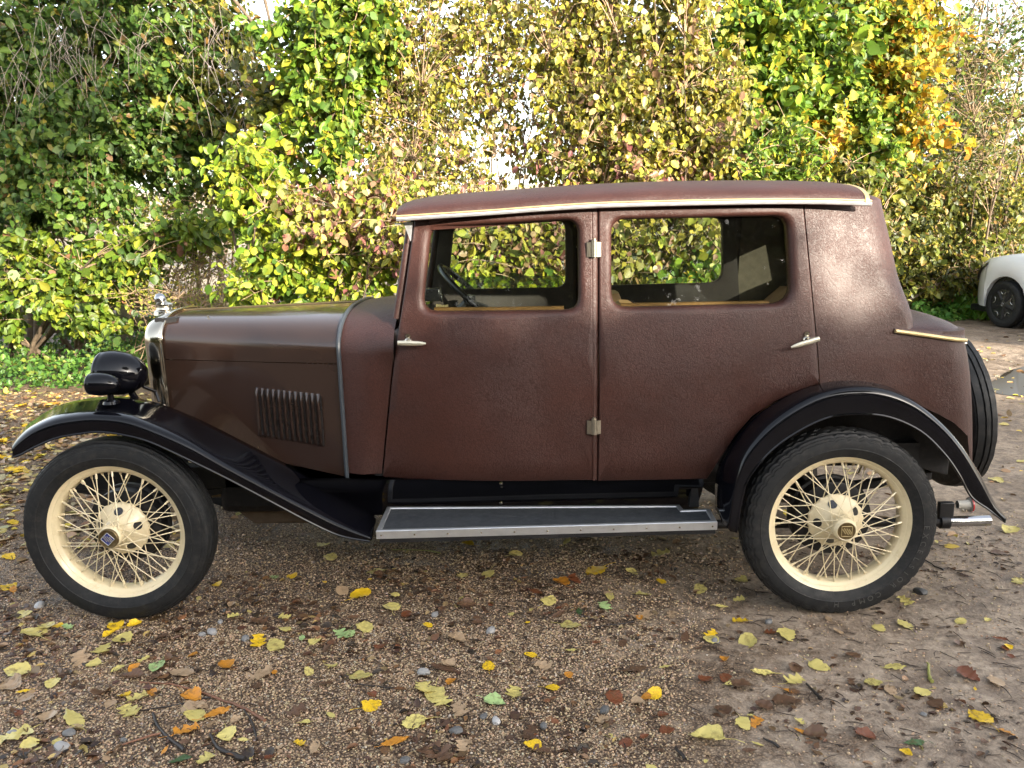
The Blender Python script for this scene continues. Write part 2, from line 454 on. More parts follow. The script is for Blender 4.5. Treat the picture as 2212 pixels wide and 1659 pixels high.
for side in (0, 1):
    for kind, outl, hole in (("front", fd_out, fd_win), ("rear", rd_out, rd_win)):
        body, inner, pane = panel_with_window(outl, hole)
        if side: body, inner, pane = mirror_mb(body), mirror_mb(inner), mirror_mb(pane)
        d = body.build("door", MT['leather'], car, ang=50)
        inner.build("door_trim", MT['trim'], d, local=True)
        pane.build("window_pane", MT['glass'], d, local=True, fixn=False)
        z0 = min(h[1] for h in hole); xs = [h[0] for h in hole if h[1] < z0 + .03]
        cap = MB(); xa, xb = min(xs) + .03, max(xs) - .05
        cap.grid([[skin((x, z0 - .012), .052), skin((x, z0 + .010), .052), skin((x, z0 + .012), .062), skin((x, z0 - .012), .082)] for x in np.linspace(xa, xb, 12)])
        if not side: cap.build("window_capping", MT['wood'], d, local=True)
        if kind == "front":
            handle_at(882, 738, ysf(1.09, .95), -.03, d, side)
            if side:    # the far front window is wound part way down: its top edge shows misted glass
                zt = Q(1000, 624)[1]; zb = min(h[1] for h in hole); pts = []
                xl, xr_ = min(h[0] for h in hole), max(h[0] for h in hole)
                drop = MB().face([mir(skin(p, .044)) for p in ((xl + .05, zb), (xr_ - .03, zb), (xr_ - .03, zb + .058), (xl + .05, zb + .060))])
                drop.build("lowered_glass", MT['glassdirty'], d, local=True, fixn=False)
        else:
            handle_at(1742, 734, ysf(2.6, .95), .28, d, side, -1)
            # near B-post edge bead
    bp = MB()
    b1 = [skin(Q(1286.5, y), .004) for y in np.linspace(448, 1038, 12)]
    bp.grid([[p + np.array([-.0125, 0.004, 0]), p + np.array([-.009, -.003, 0]), p + np.array([0, -.002, 0]), p + np.array([.007, .003, 0]), p + np.array([.0125, .012, 0])] for p in b1])
    (mirror_mb(bp) if side else bp).build("door_post", MT['leather'], car)
    for hy in (537, 920):
        hp = skin(Q(1283.5, hy), -.004); hm = MB()
        hm.lathe([(-.030, 0), (-.030, .0105), (.030, .0105), (.030, 0)], c=hp + np.array([-.001, -.007, 0]), seg=18, axis='z')
        hm.lathe([(.030, .006), (.036, .006), (.037, 0)], c=hp + np.array([-.001, -.007, 0]), seg=12, axis='z')
        hm.grid([[hp + np.array([dx, dy, dz]) for dx, dy in ((-.028, .006), (-.027, -.003), (-.010, -.010), (.010, -.010), (.024, -.003), (.025, .006))] for dz in (-.029, -.028, .022, .023)])
        (mirror_mb(hm) if side else hm).build("door_hinge", MT['hinge'], car, ang=30)

# --- rear quarters, tail and back of the cabin: one skin
up_px = [(1908, 440), (1914, 470), (1922, 510), (1931, 560), (1940, 610), (1948, 655), (1951, 690), (1950, 715)]
lo_px = [(2080, 741), (2086, 760), (2093, 810), (2099, 870), (2103, 930), (2106, 980), (2107, 1022)]
up = sorted([(at(px, py, .22)[2], at(px, py, .22)[0] + .015) for px, py in up_px])
lo = sorted([(at(px, py, .20)[2], at(px, py, .20)[0] + .010) for px, py in lo_px])
fin_px = [(1527, 1036), (1560, 985), (1590, 940), (1621, 906), (1678, 866), (1738, 840), (1804, 826), (1880, 830), (1940, 850), (2010, 902), (2062, 962), (2095, 1022), (2107, 1040)]
arch = np.array([Q(*p) for p in fin_px])
def zlow(x): return interp(x, arch[:, 0], arch[:, 1])
dl = np.array([Q(1737, 443), Q(1757, 650), Q(1771, 829)])      # door edge
def xdoor(z): return interp(-z, -dl[:, 1], dl[:, 0]) + .0005
ZB = at(1945, 716, .12)[2]              # bead line of the boot
ztop = Q(1800, 438)[1]
NS, NK, NB = 12, 10, 7
XJ = float(np.interp(ZB, [p[0] for p in up], [p[1] for p in up])) - .047
def plan(z, xr, rc, x0, push=.012, low=False):
    pts = []; xe = XJ if low else xr - rc; ye = ysf(min(xr - rc, 2.95), z)
    for k in range(NS): x = x0 + (xe - x0) * k / NS; pts.append(np.array([x, ysf(min(x, 2.95), z), z]))
    for k in range(NK + 1):
        if low:                         # straight on along the boot side, then round its corner
            if k <= 4: x = XJ + (xr - rc - XJ) * k / 4; pts.append(np.array([x, ysf(min(x, 2.95), z), z])); continue
            a = (k - 4) / (NK - 4) * pi / 2
        else: a = k / NK * pi / 2
        pts.append(np.array([xr - rc + rc * sin(a), ye + rc * (1 - cos(a)), z]))
    y1 = ye + rc
    for k in range(1, NB + 1): t = k / NB; pts.append(np.array([xr + push * (1 - (1 - t) ** 2), y1 + (YC - y1) * t, z]))
    return pts
rows = []
x_lo0 = dl[-1][0]
# lower rows end on the wheel arch: each column runs from its arch height to the bead line
zl_top = ZB - .004
nlow = 12
ref = plan(zl_top, np.interp(zl_top, [p[0] for p in lo], [p[1] for p in lo]), .11, xdoor(zl_top), low=True)
for i in range(nlow + 1):
    t = i / nlow; row = []
    for k, p in enumerate(ref):
        z0 = max(zlow(p[0]), .500) if k <= NS + 6 else .505
        z = z0 + (zl_top - z0) * t
        xr = np.interp(z, [q[0] for q in lo], [q[1] for q in lo])
        q = plan(z, xr, .11, xdoor(max(z, zlow(x_lo0))), low=True)[k]; row.append(q)
    rows.append(row)
for z in np.linspace(ZB + .004, ztop, 16):
    xr = np.interp(z, [p[0] for p in up], [p[1] for p in up])
    rows.append(plan(z, xr, .045 + .105 * smooth((z - ZB) / .22), xdoor(z)))
last = rows[-1]
DOME = at(1886, 411, .35)[2] - ztop     # height of the roof crown above the gutter at the back
for a in np.linspace(0, pi / 2, 11)[1:]:
    s = 1 - cos(a); h = sin(a)
    row = []
    for p in last:
        tgt = np.array([min(p[0], 2.55), YC, ztop])
        q = lerp(p, tgt, s ** 1.15); q[2] = ztop + (DOME + .035 * s) * h ** .85 - .010 * (p[0] < 2.75)
        row.append(q)
    rows.append(row)
shell = MB().grid(rows); 
def in_rear_window(p): return p[0] > 2.80 and p[1] > .40 and 1.215 < p[2] < 1.405
shell.f = [f for f in shell.f if not in_rear_window(np.mean([shell.v[i] for i in f], axis=0))]
sh2 = mirror_mb(shell); n0 = len(shell.v)
shell.v += sh2.v; shell.f += [tuple(i + n0 for i in f) for f in sh2.f]
body = shell.build("body_shell", MT['leather'], car, ang=50)
md = body.modifiers.new("weld", 'WELD'); md.merge_threshold = .0005

xw0, xw1 = np.interp(1.2, [p[0] for p in up], [p[1] for p in up]), np.interp(1.41, [p[0] for p in up], [p[1] for p in up])
MB().face([(xw0 - .004, .36, 1.19), (xw0 - .004, 2 * YC - .36, 1.19), (xw1 - .004, 2 * YC - .36, 1.42), (xw1 - .004, .36, 1.42)]).build("rear_window", MT['glass'], car, fixn=False)
# cant rail between the doors and the roof gutter
gut_px = [(857, 471), (950, 465), (1060, 458), (1180, 449), (1300, 442), (1420, 438.5), (1540, 436), (1640, 434.5), (1740, 434), (1820, 435.5), (1881, 438)]
gut = [np.array([*at(px, py, .105)]) for px, py in gut_px]
gut = catmull(gut, 4)
for side in (0, 1):
    c = MB().grid([[g_ + np.array([0, .062, -.050]), g_ + np.array([0, .045, .0]), g_ + np.array([0, .06, .02])] for g_ in gut if g_[0] > 1.18 and g_[0] < 2.60])
    (mirror_mb(c) if side else c).build("cant_rail", MT['leather'], car)

# --- roof
sil_px = [(857, 452), (862, 444), (880, 434), (930, 425), (1010, 418), (1106, 411.5), (1200, 404), (1300, 398), (1400, 394), (1500, 391.5), (1600, 390.5), (1700, 390.5), (1800, 393), (1850, 400), (1880, 411)]
silh = np.array([at(px, py, .24)[[0, 2]] for px, py in sil_px])
garr = np.array([[g_[0], g_[2]] for g_ in gut])
rows = []
xs = np.concatenate([[garr[0, 0] + .0], np.linspace(garr[0, 0] + .01, garr[0, 0] + .12, 6), np.linspace(garr[0, 0] + .18, 2.766, 22)])
for x in xs:
    zg = np.interp(x, garr[:, 0], garr[:, 1]); zs_ = np.interp(x, silh[:, 0], silh[:, 1])
    b = max(.012, (zs_ - zg) * 1.16); a = YC - .095
    fr = smooth((x - garr[0, 0]) / .12)
    row = []
    for k in range(0, 19):
        t = k / 18 * pi / 2
        cx, sz = cos(t) ** (2 / 3.4), sin(t) ** (2 / 2.3)
        row.append(np.array([x, YC - a * cx, zg + b * sz]))
    rows.append(row)
# nose of the roof rolls down over the windscreen
front = [np.array([p[0] - .002, p[1], interp(p[0], garr[:, 0], garr[:, 1])]) for p in rows[0]]
rows = [front] + rows
rf = MB().grid(rows); r2 = mirror_mb(rf); n0 = len(rf.v); rf.v += r2.v; rf.f += [tuple(i + n0 for i in f) for f in r2.f]
roof = rf.build("roof", MT['leather'], car, ang=60)
md = roof.modifiers.new("weld", 'WELD'); md.merge_threshold = .0005
for side in (0, 1):
    G = [mir(p) if side else p for p in gut]; s = -1 if not side else 1
    MB().tube([p + np.array([0, s * .006, .006]) for p in G], .0042, 8).build("gold_bead", MT['gold'], roof, local=True)
    gm = MB(); prof = [(.004, .004), (-.010, .004), (-.013, -.001), (-.011, -.008), (-.004, -.0105), (.006, -.010)]
    gm.grid([[p + np.array([0, (1 if not side else -1) * dy, dz - .002]) for dy, dz in prof] for p in G], cv=True)
    gm.build("rain_gutter", MT['alu'], roof, local=True)
bandrow = rows[-1]
full = bandrow + [mir(p) for p in bandrow[::-1][1:]]
cen = np.array([2.766, YC, 1.45])
bd = MB().grid([[p + np.array([dx, 0, 0]) + (p - cen) / np.linalg.norm(p - cen) * o_ for p in full] for dx, o_ in ((-.012, -.003), (-.010, .004), (.004, .004), (.006, -.006))])
bd.build("roof_bead", MT['gold'], roof, local=True)
# lining under the roof and the windscreen
MB().grid([[np.array([x, y, np.interp(x, garr[:, 0], garr[:, 1]) - .004]) for y in (.14, YC, 2 * YC - .14)] for x in np.linspace(1.14, 2.80, 8)]).build("roof_lining", MT['cloth'], car)
pw = [Q(889, 480), Q(876, 570), Q(864, 650), Q(858, 690)]
for side in (0, 1):
    m_ = MB(); prof = [skin(p, .02) for p in pw]
    m_.tube([p + np.array([-.006, .010, 0]) for p in prof], .016, 10)
    (mirror_mb(m_) if side else m_).build("windscreen_pillar", MT['leather'], car)
MB().face([skin(pw[0], .05), skin(pw[3], .05), mir(skin(pw[3], .05)), mir(skin(pw[0], .05))]).build("windscreen", MT['glass'], car, fixn=False)
vs = MB()
a0, a1, a2 = at(871, 480, .15), at(891, 480, .15), at(887, 522, .15)
for side in (0, 1):
    v_ = MB().prism(round_poly([a0, a1, a2], [0, .002, .001]), (0, .012, 0))
    (mirror_mb(v_) if side else v_).build("visor_bracket", MT['alu'], car)
w0 = at(866, 477, .2); MB().box((w0[0] - .012, .13, w0[2] - .014), (w0[0] + .010, 2 * YC - .13, w0[2] - .008)).build("sun_visor", MT['alu'], car)
wf = MB()
for p in (pw[0], pw[3]): wf.tube([skin(p, .04), mir(skin(p, .04))], .011, 8)
wf.build("windscreen_frame", MT['dark'], car)

# --- bonnet, radiator and scuttle
zc_f, zc_r, zc_s = at(380, 671, YC)[2], at(748, 653, YC)[2], at(862, 641, YC - .1)[2]
XF, XR, XS = .055, .832, 1.06
def sec(x):                             # half width, shoulder base, crown height, hinge height
    t = (x - XF) / (XR - XF)
    yb = interp(x, [XF, XR, XS], [.420, .200, .118]); zc = interp(x, [XF, XR, XS], [zc_f, zc_r, zc_s])
    zs_ = interp(x, [XF, XR, XS], [1.005, .985, .965]); zh = interp(x, [XF, XR, XS], [at(354, 776, .42)[2], at(720, 786, .205)[2], .9])
    return yb, zs_, zc, zh
def section(x, z_lo, off=0.0, upto=1.0):
    yb, zs_, zc, zh = sec(x); yb -= off; zc += off; out = []
    for z in np.linspace(z_lo, zs_, 5)[:-1]: out.append(np.array([x, yb + .02 * max(0, (zs_ - z)) , z]))
    for k in range(0, 17):
        t = k / 16 * pi / 2; out.append(np.array([x, YC - (YC - yb) * cos(t) ** (2 / 2.9), zs_ + (zc - zs_) * sin(t) ** (2 / 2.1)]))
    return out
def zbot(x): return interp(x, [0, .84], [.60, .485])
bx = np.linspace(XF, XR, 14)
for side in (0, 1):
    f_ = mirror_mb if side else (lambda m: m)
    sp = MB().grid([[np.array([x, sec(x)[0] + .02 * max(0, sec(x)[1] - z), z]) for z in np.linspace(zbot(x), sec(x)[3] - .002, 6)] for x in bx])
    bs = f_(sp).build("bonnet_side", MT['paint'], car)
    tp = MB().grid([[q for q in [np.array([x, sec(x)[0] + .02 * max(0, sec(x)[1] - sec(x)[3]) - .002, sec(x)[3] + .001])] + section(x, sec(x)[3] + .006, .0015)] for x in bx])
    bt = f_(tp).build("bonnet_top", MT['paint'], car)
    # louvres: pressed scoops open to the rear
    lx0, lx1 = at(545, 845, .25)[0], at(690, 845, .25)[0]
    for k in range(12):
        x = lx0 + (lx1 - lx0) * k / 11; ztl, zbl = at(545 + 145 * k / 11, 841 + 5 * k / 11, .27)[2], at(545 + 145 * k / 11, 948 + 12 * k / 11, .27)[2]
        rws = []
        for j in range(11):
            t = j / 10; z = zbl + (ztl - zbl) * t; e = min(1, sin(pi * t) * 3.2) ** .7
            yb = sec(x)[0] + .02 * max(0, sec(x)[1] - z)
            rws.append([np.array([x + dx, yb - .0005 - d_ * e, z]) for dx, d_ in ((-.011, 0), (-.008, .005), (-.002, .014), (.002, .018), (.0055, .018), (.0065, .010), (.0065, 0.0))])
        f_(MB().grid(rws)).build("louvre", MT['paint'], bs, local=True, ang=70)
        f_(MB().box((x + .0066, sec(x)[0] + .02 * (sec(x)[1] - .8) - .006, zbl + .008), (x + .0122, sec(x)[0] + .02 * (sec(x)[1] - .8) + .002, ztl - .008))).build("louvre_slot", MT['dark'], bs, local=True)  # dark strip stands for the shaded opening of the louvre
    for px, py in ((369, 777), (370, 799), (372, 845), (704, 806), (706, 845), (709, 881), (712, 966), (713, 999), (700, 958), (702, 984), (558, 966)):
        x, z = at(px, py, .30)[[0, 2]]; yb = sec(x)[0] + .02 * max(0, sec(x)[1] - z); x, z = at(px, py, yb)[[0, 2]]
        f_(MB().lathe([(0, .0045), (-.0025, .0038), (-.003, 0)], c=(x, yb - .0005, z), seg=10)).build("bonnet_fastener", MT['nickel'], bs, local=True)
    de = np.array(sorted([[p[1], p[0]] for p in (Q(826, 1032), Q(838, 905), Q(853, 760), Q(862, 700))]))
    srows = []
    for u in np.linspace(0, 1, 9):
        row = []
        for p0 in section(XS, .502):
            xe = np.interp(p0[2], de[:, 0], de[:, 1]) - .004 if p0[2] < 1.02 else XS
            xx = XR + .012 + u * (xe - XR - .012); q = section(xx, .502)[len(row)]
            yy = ysf(xx, q[2]); w_ = smooth((u - .35) / .65) * (1 if q[2] < .96 else max(0, 1 - (q[2] - .96) / .06))
            row.append(np.array([xx, q[1] * (1 - w_) + yy * w_, q[2]]))
        srows.append(row)
    sc = MB().grid(srows)
    f_(sc).build("scuttle", MT['leather'], car, ang=60)
MB().tube([np.array([x, YC, sec(x)[2] + .003]) for x in bx], .0036, 8).build("bonnet_hinge", MT['bronze'], car)
half = section(XR + .006, .470, .004); full = half + [mir(p) for p in half[::-1][1:]]
MB().tube(full, .0085, 8).build("scuttle_bead", MT['piping'], car)
for px in (447, 703):
    q = at(px, 680 if px < 500 else 668, .45); t_ = (q[0] - XF) / (XR - XF); 
    MB().lathe([(0, .011), (.004, .010), (.010, .004), (.018, .0045), (.020, 0)], c=(q[0], .46, sec(q[0])[2] - .028), seg=12, axis='z').build("bonnet_stud", MT['nickel'], car)
# radiator: nickel shell with rounded shoulders, a core, the cap and its round thermometer
rad_l = [(338, 683), (326, 692), (317, 701), (309.5, 722), (311, 752), (316, 800), (323, 855), (326, 880)]
rows = []
for dx, o_ in ((.004, .000), (0.0, .008), (-.012, .011), (-.030, .0115), (-.050, .008), (-.068, .002), (-.078, -.012), (-.076, -.028), (-.062, -.040), (-.050, -.046)):
    s = section(XF, .60, o_)
    rows.append([np.array([p[0] + dx - .10 * max(0, min(.35, (p[2] - .8))) * 0 + (.022 * smooth((p[2] - 1.06) / .09) if dx < -.02 else 0), p[1], p[2]]) for p in s])
rd = MB().grid(rows); r2 = mirror_mb(rd); n0 = len(rd.v); rd.v += r2.v; rd.f += [tuple(i + n0 for i in f) for f in r2.f]
rad = rd.build("radiator_shell", MT['nickel'], car, ang=60)
MB().box((XF - .040, .46, .60), (XF + .05, 2 * YC - .46, 1.10)).build("radiator_core", MT['blackmat'], car)
MB().tube([p + np.array([.003, 0, 0]) for p in (section(XF, .6, .010) + [mir(q) for q in section(XF, .6, .010)[::-1][1:]])], .0055, 8).build("radiator_bead", MT['nickel'], car)
xc = XF - .080; zt = zc_f + .004
cap = MB().lathe([(-.02, .050), (-.004, .047), (.004, .036), (.012, .034), (.018, .040), (.026, .040), (.030, .030), (.036, .014), (.042, .010), (.050, .010)], c=(xc, YC, zt), seg=32, axis='z')
cap.build("radiator_cap", MT['nickel'], car)
zg = at(348, 646, YC)[2]; xg = at(348, 646, YC)[0]
ball = MB().lathe([(-.024, 0), (-.023, .012), (-.020, .0155), (-.021, .019), (-.018, .0225), (-.008, .0255), (.006, .025), (.016, .019), (.021, .010), (.023, 0)], c=(xg, YC, zg), seg=24, axis='x')
ball.tube([(xc, YC, zt + .04), (xg, YC, zg - .02)], [.009, .008], 10)
ball.build("radiator_thermometer", MT['chrome'], car)

# --- sill, chassis and running gear under the body
sm = MB()
for side in (0, 1):
    f_ = mirror_mb if side else (lambda m: m)
    zt_ = .490; m_ = MB()
    m_.grid([[np.array([x, .150, zt_ + .010 if x < 1.0 else zt_]), np.array([x, .168, zt_ - .002]), np.array([x, .176, zt_ - .03]), np.array([x, .215, .40]), np.array([x, .268, .343]), np.array([x, .272, .30]), np.array([x, .30, .29])] for x in np.linspace(.66, 2.24, 10)])
    si = f_(m_).build("sill_panel", MT['blackmat'] if False else MT['black'], car)
    for px, py in ((1082, 1044), (1082, 1086)):
        q = at(px, py, .175); f_(MB().lathe([(0, .0075), (-.004, .0065), (-.006, 0)], c=(q[0], .176, q[2]), seg=10)).build("sill_bolt", MT['nickel'], si, local=True)
    f_(MB().box((-.42, .33, .40), (2.35, .385, .50)).prism([(2.35, .33, .40), (2.35, .33, .50), (2.75, .33, .66), (2.75, .33, .56)], (0, .055, 0)).prism([(2.75, .33, .56), (2.75, .33, .66), (3.26, .33, .50), (3.26, .33, .42)], (0, .055, 0))).build("chassis_rail", MT['blackmat'], car, bevel=.006)
MB().box((.95, .20, .49), (2.60, 2 * YC - .20, .52)).build("floor", MT['blackmat'], car)
MB().box((.26, .33, .285), (1.06, 2 * YC - .33, .60)).build("engine_tray", MT['blackmat'], car, bevel=.04)
u0 = MB().prism([(.30, .40, .282), (.38, .40, .215), (.80, .40, .215), (.88, .40, .282)], (0, .5, 0)); u0.build("sump_shield", plain("rusty_steel", (.12, .085, .055), .7, .2, 0, .4, 9), car, bevel=.012)
MB().box((2.30, .26, .49), (3.10, 2 * YC - .26, .58)).box((2.28, .22, .49), (2.31, 2 * YC - .22, .92)).build("boot_floor", MT['blackmat'], car)
for side in (0, 1):   # black lining inside the rear wheel arch
    w_ = MB().grid([[np.array([x, .16, zlow(min(max(x, 2.25), 3.2)) - .004]), np.array([x, .30, zlow(min(max(x, 2.25), 3.2)) - .004]), np.array([x, .31, .50])] for x in np.linspace(2.24, 3.22, 16)])
    (mirror_mb(w_) if side else w_).build("wheel_arch_lining", MT['blackmat'], car)
for xa, za in ((0, .343), (2.705, .343)):
    MB().tube([(xa, .12, za), (xa, 2 * YC - .12, za)], .035, 14).build("axle", MT['blackmat'], car)
MB().lathe([(-.13, .02), (-.11, .09), (-.05, .13), (.05, .13), (.11, .09), (.13, .02)], c=(2.705, YC, .343), seg=24).build("differential", MT['blackmat'], car)
for side in (0, 1):
    for x0_, x1_ in ((-.40, .42), (2.25, 3.20)):
        sp_ = MB().grid([[np.array([x, .34 + .04 * j, .30 - .05 * sin(pi * (x - x0_) / (x1_ - x0_)) + .10 + dz]) for j in (0, 1) for dz in ((0, .03) if j == 0 else (.03, 0))] for x in np.linspace(x0_, x1_, 10)], cv=True)
        (mirror_mb(sp_) if side else sp_).build("leaf_spring", MT['blackmat'], car)
    e0 = at(475, 1065, .36); st = MB().tube([e0 + np.array([-.03, 0, 0]), e0 + np.array([.035, 0, 0])], .018, 14)
    (mirror_mb(st) if side else st).build("spring_eye", MT['bronze'], car)
# running boards: rubber mat in an aluminium frame, notched at the back
ZR = .345
cor = [gnd(812, 1147, ZR), gnd(1550, 1127, ZR), gnd(1533, 1098, ZR), gnd(1477, 1100, ZR), gnd(1468, 1090, ZR), gnd(836, 1094, ZR)]
yo = (cor[0][1] + cor[1][1]) / 2
for side in (0, 1):
    f_ = mirror_mb if side else (lambda m: m)
    inn = []; n = len(cor); cen = sum(cor) / n
    P2 = [c[:2] for c in cor]
    for i in range(n):
        p, a, b = P2[i], P2[i - 1], P2[(i + 1) % n]
        e1 = (p - a) / np.linalg.norm(p - a); e2 = (b - p) / np.linalg.norm(b - p)
        n1, n2 = np.array([-e1[1], e1[0]]), np.array([-e2[1], e2[0]])
        bis = n1 + n2; bis = bis / (bis @ n1); inn.append(p + bis * .019)
    fr = MB(); z3 = lambda q, z: np.array([q[0], q[1], z])
    loop = [[z3(P2[i], ZR - .032), z3(P2[i], ZR - .002), z3(lerp(P2[i], inn[i], .12), ZR), z3(lerp(P2[i], inn[i], .88), ZR), z3(inn[i], ZR - .003), z3(inn[i], ZR - .012)] for i in range(n)]
    fr.grid(loop, cu=True); rb = f_(fr).build("running_board", MT['alu'], car, ang=25)
    tm = MB().face([z3(q, ZR - .005) for q in inn]); tm.face([z3(q, ZR - .028) for q in P2[::-1]])
    f_(tm).build("rubber_mat", MT['mat'], rb, local=True)
    ub = MB().prism([z3(lerp(P2[i], cen[:2], .015), ZR - .048) for i in range(n)], (0, 0, .016)); f_(ub).build("board_underside", MT['blackmat'], rb, local=True)
    for k in range(11):
        q = lerp(cor[0], cor[1], (k + .1) / 10.3 + .005) + np.array([0, -.001, -.018])
        f_(MB().lathe([(0, .0038), (-.0015, .003), (-.0018, 0)], c=q, seg=8)).build("board_screw", MT['nickel'], rb, local=True)
    q = at(1500, 1075, .2); f_(MB().prism(round_poly([q + np.array([-.02, 0, -.04]), q + np.array([.02, 0, -.04]), q + np.array([.012, 0, .05]), q + np.array([-.012, 0, .05])], .006), (0, .03, 0))).build("board_bracket", MT['blackmat'], car)
# --- wings
def wing(stations, yi, yc_, yl, name, side, bead):
    I, C_, L = zip(*stations); n = len(I)
    yI = [yi(k / (n - 1)) for k in range(n)]; yC = [yc_(k / (n - 1)) for k in range(n)]; yL = [yl(k / (n - 1)) for k in range(n)]
    Ip = catmull([at(*p, y) for p, y in zip(I, yI)], 5); Cp = catmull([at(*p, y) for p, y in zip(C_, yC)], 5); Lp = catmull([at(*p, y) for p, y in zip(L, yL)], 5)
    rows = []; bd_ = []
    for a, c, l in zip(Ip, Cp, Lp):
        d = c - a; upn = np.array([0, 0, 1.0]); row = []
        t_in = c + (a - c) * .30; 
        row.append(a)
        for s in (.25, .5): row.append(lerp(a, t_in, s) + np.array([0, 0, .010 * sin(pi * s)]))
        out = np.array([0, l[1] - .004, 0])
        # rounded shoulder from the flat top over to the skirt
        top = t_in + np.array([0, 0, .006]); cor_ = np.array([c[0], min(c[1], l[1]) - .004, c[2] + .012 + .12 * (c[2] - l[2])])
        cor_[0] = c[0] * .6 + l[0] * .4
        end = lerp(c, l, .38)
        for s in np.linspace(0, 1, 8): row.append((1 - s) ** 2 * top + 2 * s * (1 - s) * lerp(cor_, c, .35) + s * s * end)
        row.append(lerp(c, l, .7)); row.append(l); row.append(l + np.array([0, .010, .004]))
        rows.append(row); bd_.append(l)
    m_ = MB().grid(rows); b_ = MB().tube(bd_, .0045, 6)
    if side: m_, b_ = mirror_mb(m_), mirror_mb(b_)
    w_ = m_.build(name, MT['black'], car, ang=60, solid=.003)
    b_.build("rolled_edge", MT['black'], w_, local=True)
    return w_
fw = [((30, 955), (27, 968), (27, 988)), ((50, 930), (40, 950), (47, 981)), ((75, 908), (65, 930), (77, 965)), ((125, 878), (110, 911), (120, 947)),
      ((175, 864), (160, 902), (165, 938)), ((225, 858), (212, 899), (215, 933)), ((275, 858), (275, 906), (270, 940)), ((330, 868), (337, 928), (325, 955)),
      ((400, 893), (415, 963), (406, 992)), ((484, 933), (500, 1012), (490, 1033)), ((570, 977), (594, 1062), (585, 1083)), ((651, 1020), (680, 1107), (670, 1128)),
      ((724, 1062), (740, 1137), (735, 1157)), ((822, 1122), (806, 1164), (799, 1169))]
rw = [((1545, 1100), (1568, 1146), (1590, 1150)), ((1548, 1024), (1580, 1064), (1603, 1075)), ((1571, 971), (1605, 991), (1618, 1031)), ((1621, 904), (1648, 934), (1665, 974)),
      ((1678, 864), (1705, 888), (1725, 931)), ((1738, 838), (1771, 854), (1791, 901)), ((1804, 824), (1838, 842), (1855, 894)), ((1880, 828), (1905, 846), (1921, 901)),
      ((1940, 848), (1971, 872), (1988, 931)), ((2010, 900), (2034, 920), (2038, 978)), ((2062, 960), (2085, 975), (2071, 1024)), ((2105, 1020), (2122, 1034), (2098, 1073)),
      ((2148, 1090), (2150, 1095), (2136, 1101)), ((2170, 1122), (2173, 1124), (2171, 1128))]
for side in (0, 1):
    wing(fw, lambda t: .28 if t > .25 else .22 + .24 * t, lambda t: -.040 + .05 * smooth((t - .5) * 2), lambda t: -.034 + .05 * smooth((t - .5) * 2), "front_wing", side, 1)
    wing(rw, lambda t: .135, lambda t: -.042, lambda t: -.034, "rear_wing", side, 1)

# --- lamps
def lamp(c, L, R, name, side, tilt=0.0):
    prof = [(-.43 * L, .76 * R), (-.425 * L, .84 * R), (-.40 * L, .90 * R), (-.36 * L, .955 * R), (-.33 * L, .945 * R), (-.31 * L, .965 * R), (-.22 * L, 1.0 * R), (-.08 * L, .995 * R), (.08 * L, .94 * R), (.20 * L, .85 * R), (.30 * L, .73 * R), (.38 * L, .59 * R), (.445 * L, .42 * R), (.485 * L, .22 * R), (.5 * L, 0)]
    m_ = MB().lathe(prof, c=(0, 0, 0), seg=36, axis='x'); g_ = MB().lathe([(-.5 * L, 0), (-.495 * L, .30 * R), (-.47 * L, .56 * R), (-.43 * L, .77 * R)], seg=36, axis='x')
    for mm in (m_, g_):
        mm.v = [(c[0] + x * cos(tilt) + z * sin(tilt), (2 * YC - c[1]) if side and False else c[1] + y, c[2] + z * cos(tilt) - x * sin(tilt)) for x, y, z in mm.v]
    if side: m_, g_ = mirror_mb(m_), mirror_mb(g_)
    o = m_.build(name, MT['black'], car, ang=50); g_.build("lamp_lens", MT['lampglass'], o, local=True)
    return o
hc = at(263, 806, .29); sc_ = at(223, 830, .07)
for side in (0, 1):
    h = lamp(hc, .200, .090, "headlamp", side, .08)
    st = MB().tube([hc + np.array([.03, 0, -.08]), hc + np.array([.05, .02, -.14]), hc + np.array([.09, .10, -.17])], .014, 10).tube([hc + np.array([.07, .02, -.06]), hc + np.array([.10, .06, -.09]), hc + np.array([.115, .05, -.13])], .007, 8)
    (mirror_mb(st) if side else st).build("headlamp_bracket", MT['black'], h, local=True)
    s = lamp(sc_, .125, .043, "side_lamp", side, .04)
    zb = at(235, 868, .07)[2]
    st = MB().lathe([(zb - .006, .030), (zb + .004, .026), (zb + .008, .012), (sc_[2] - .038, .011)], c=(sc_[0] + .022, sc_[1], 0), seg=16, axis='z')
    (mirror_mb(st) if side else st).build("lamp_stem", MT['black'], s, local=True)
MB().tube([hc + np.array([.09, .10, -.17]), np.array([hc[0] + .09, YC, hc[2] - .16]), mir(hc + np.array([.09, .10, -.17]))], .016, 12).build("lamp_bar", MT['black'], car)

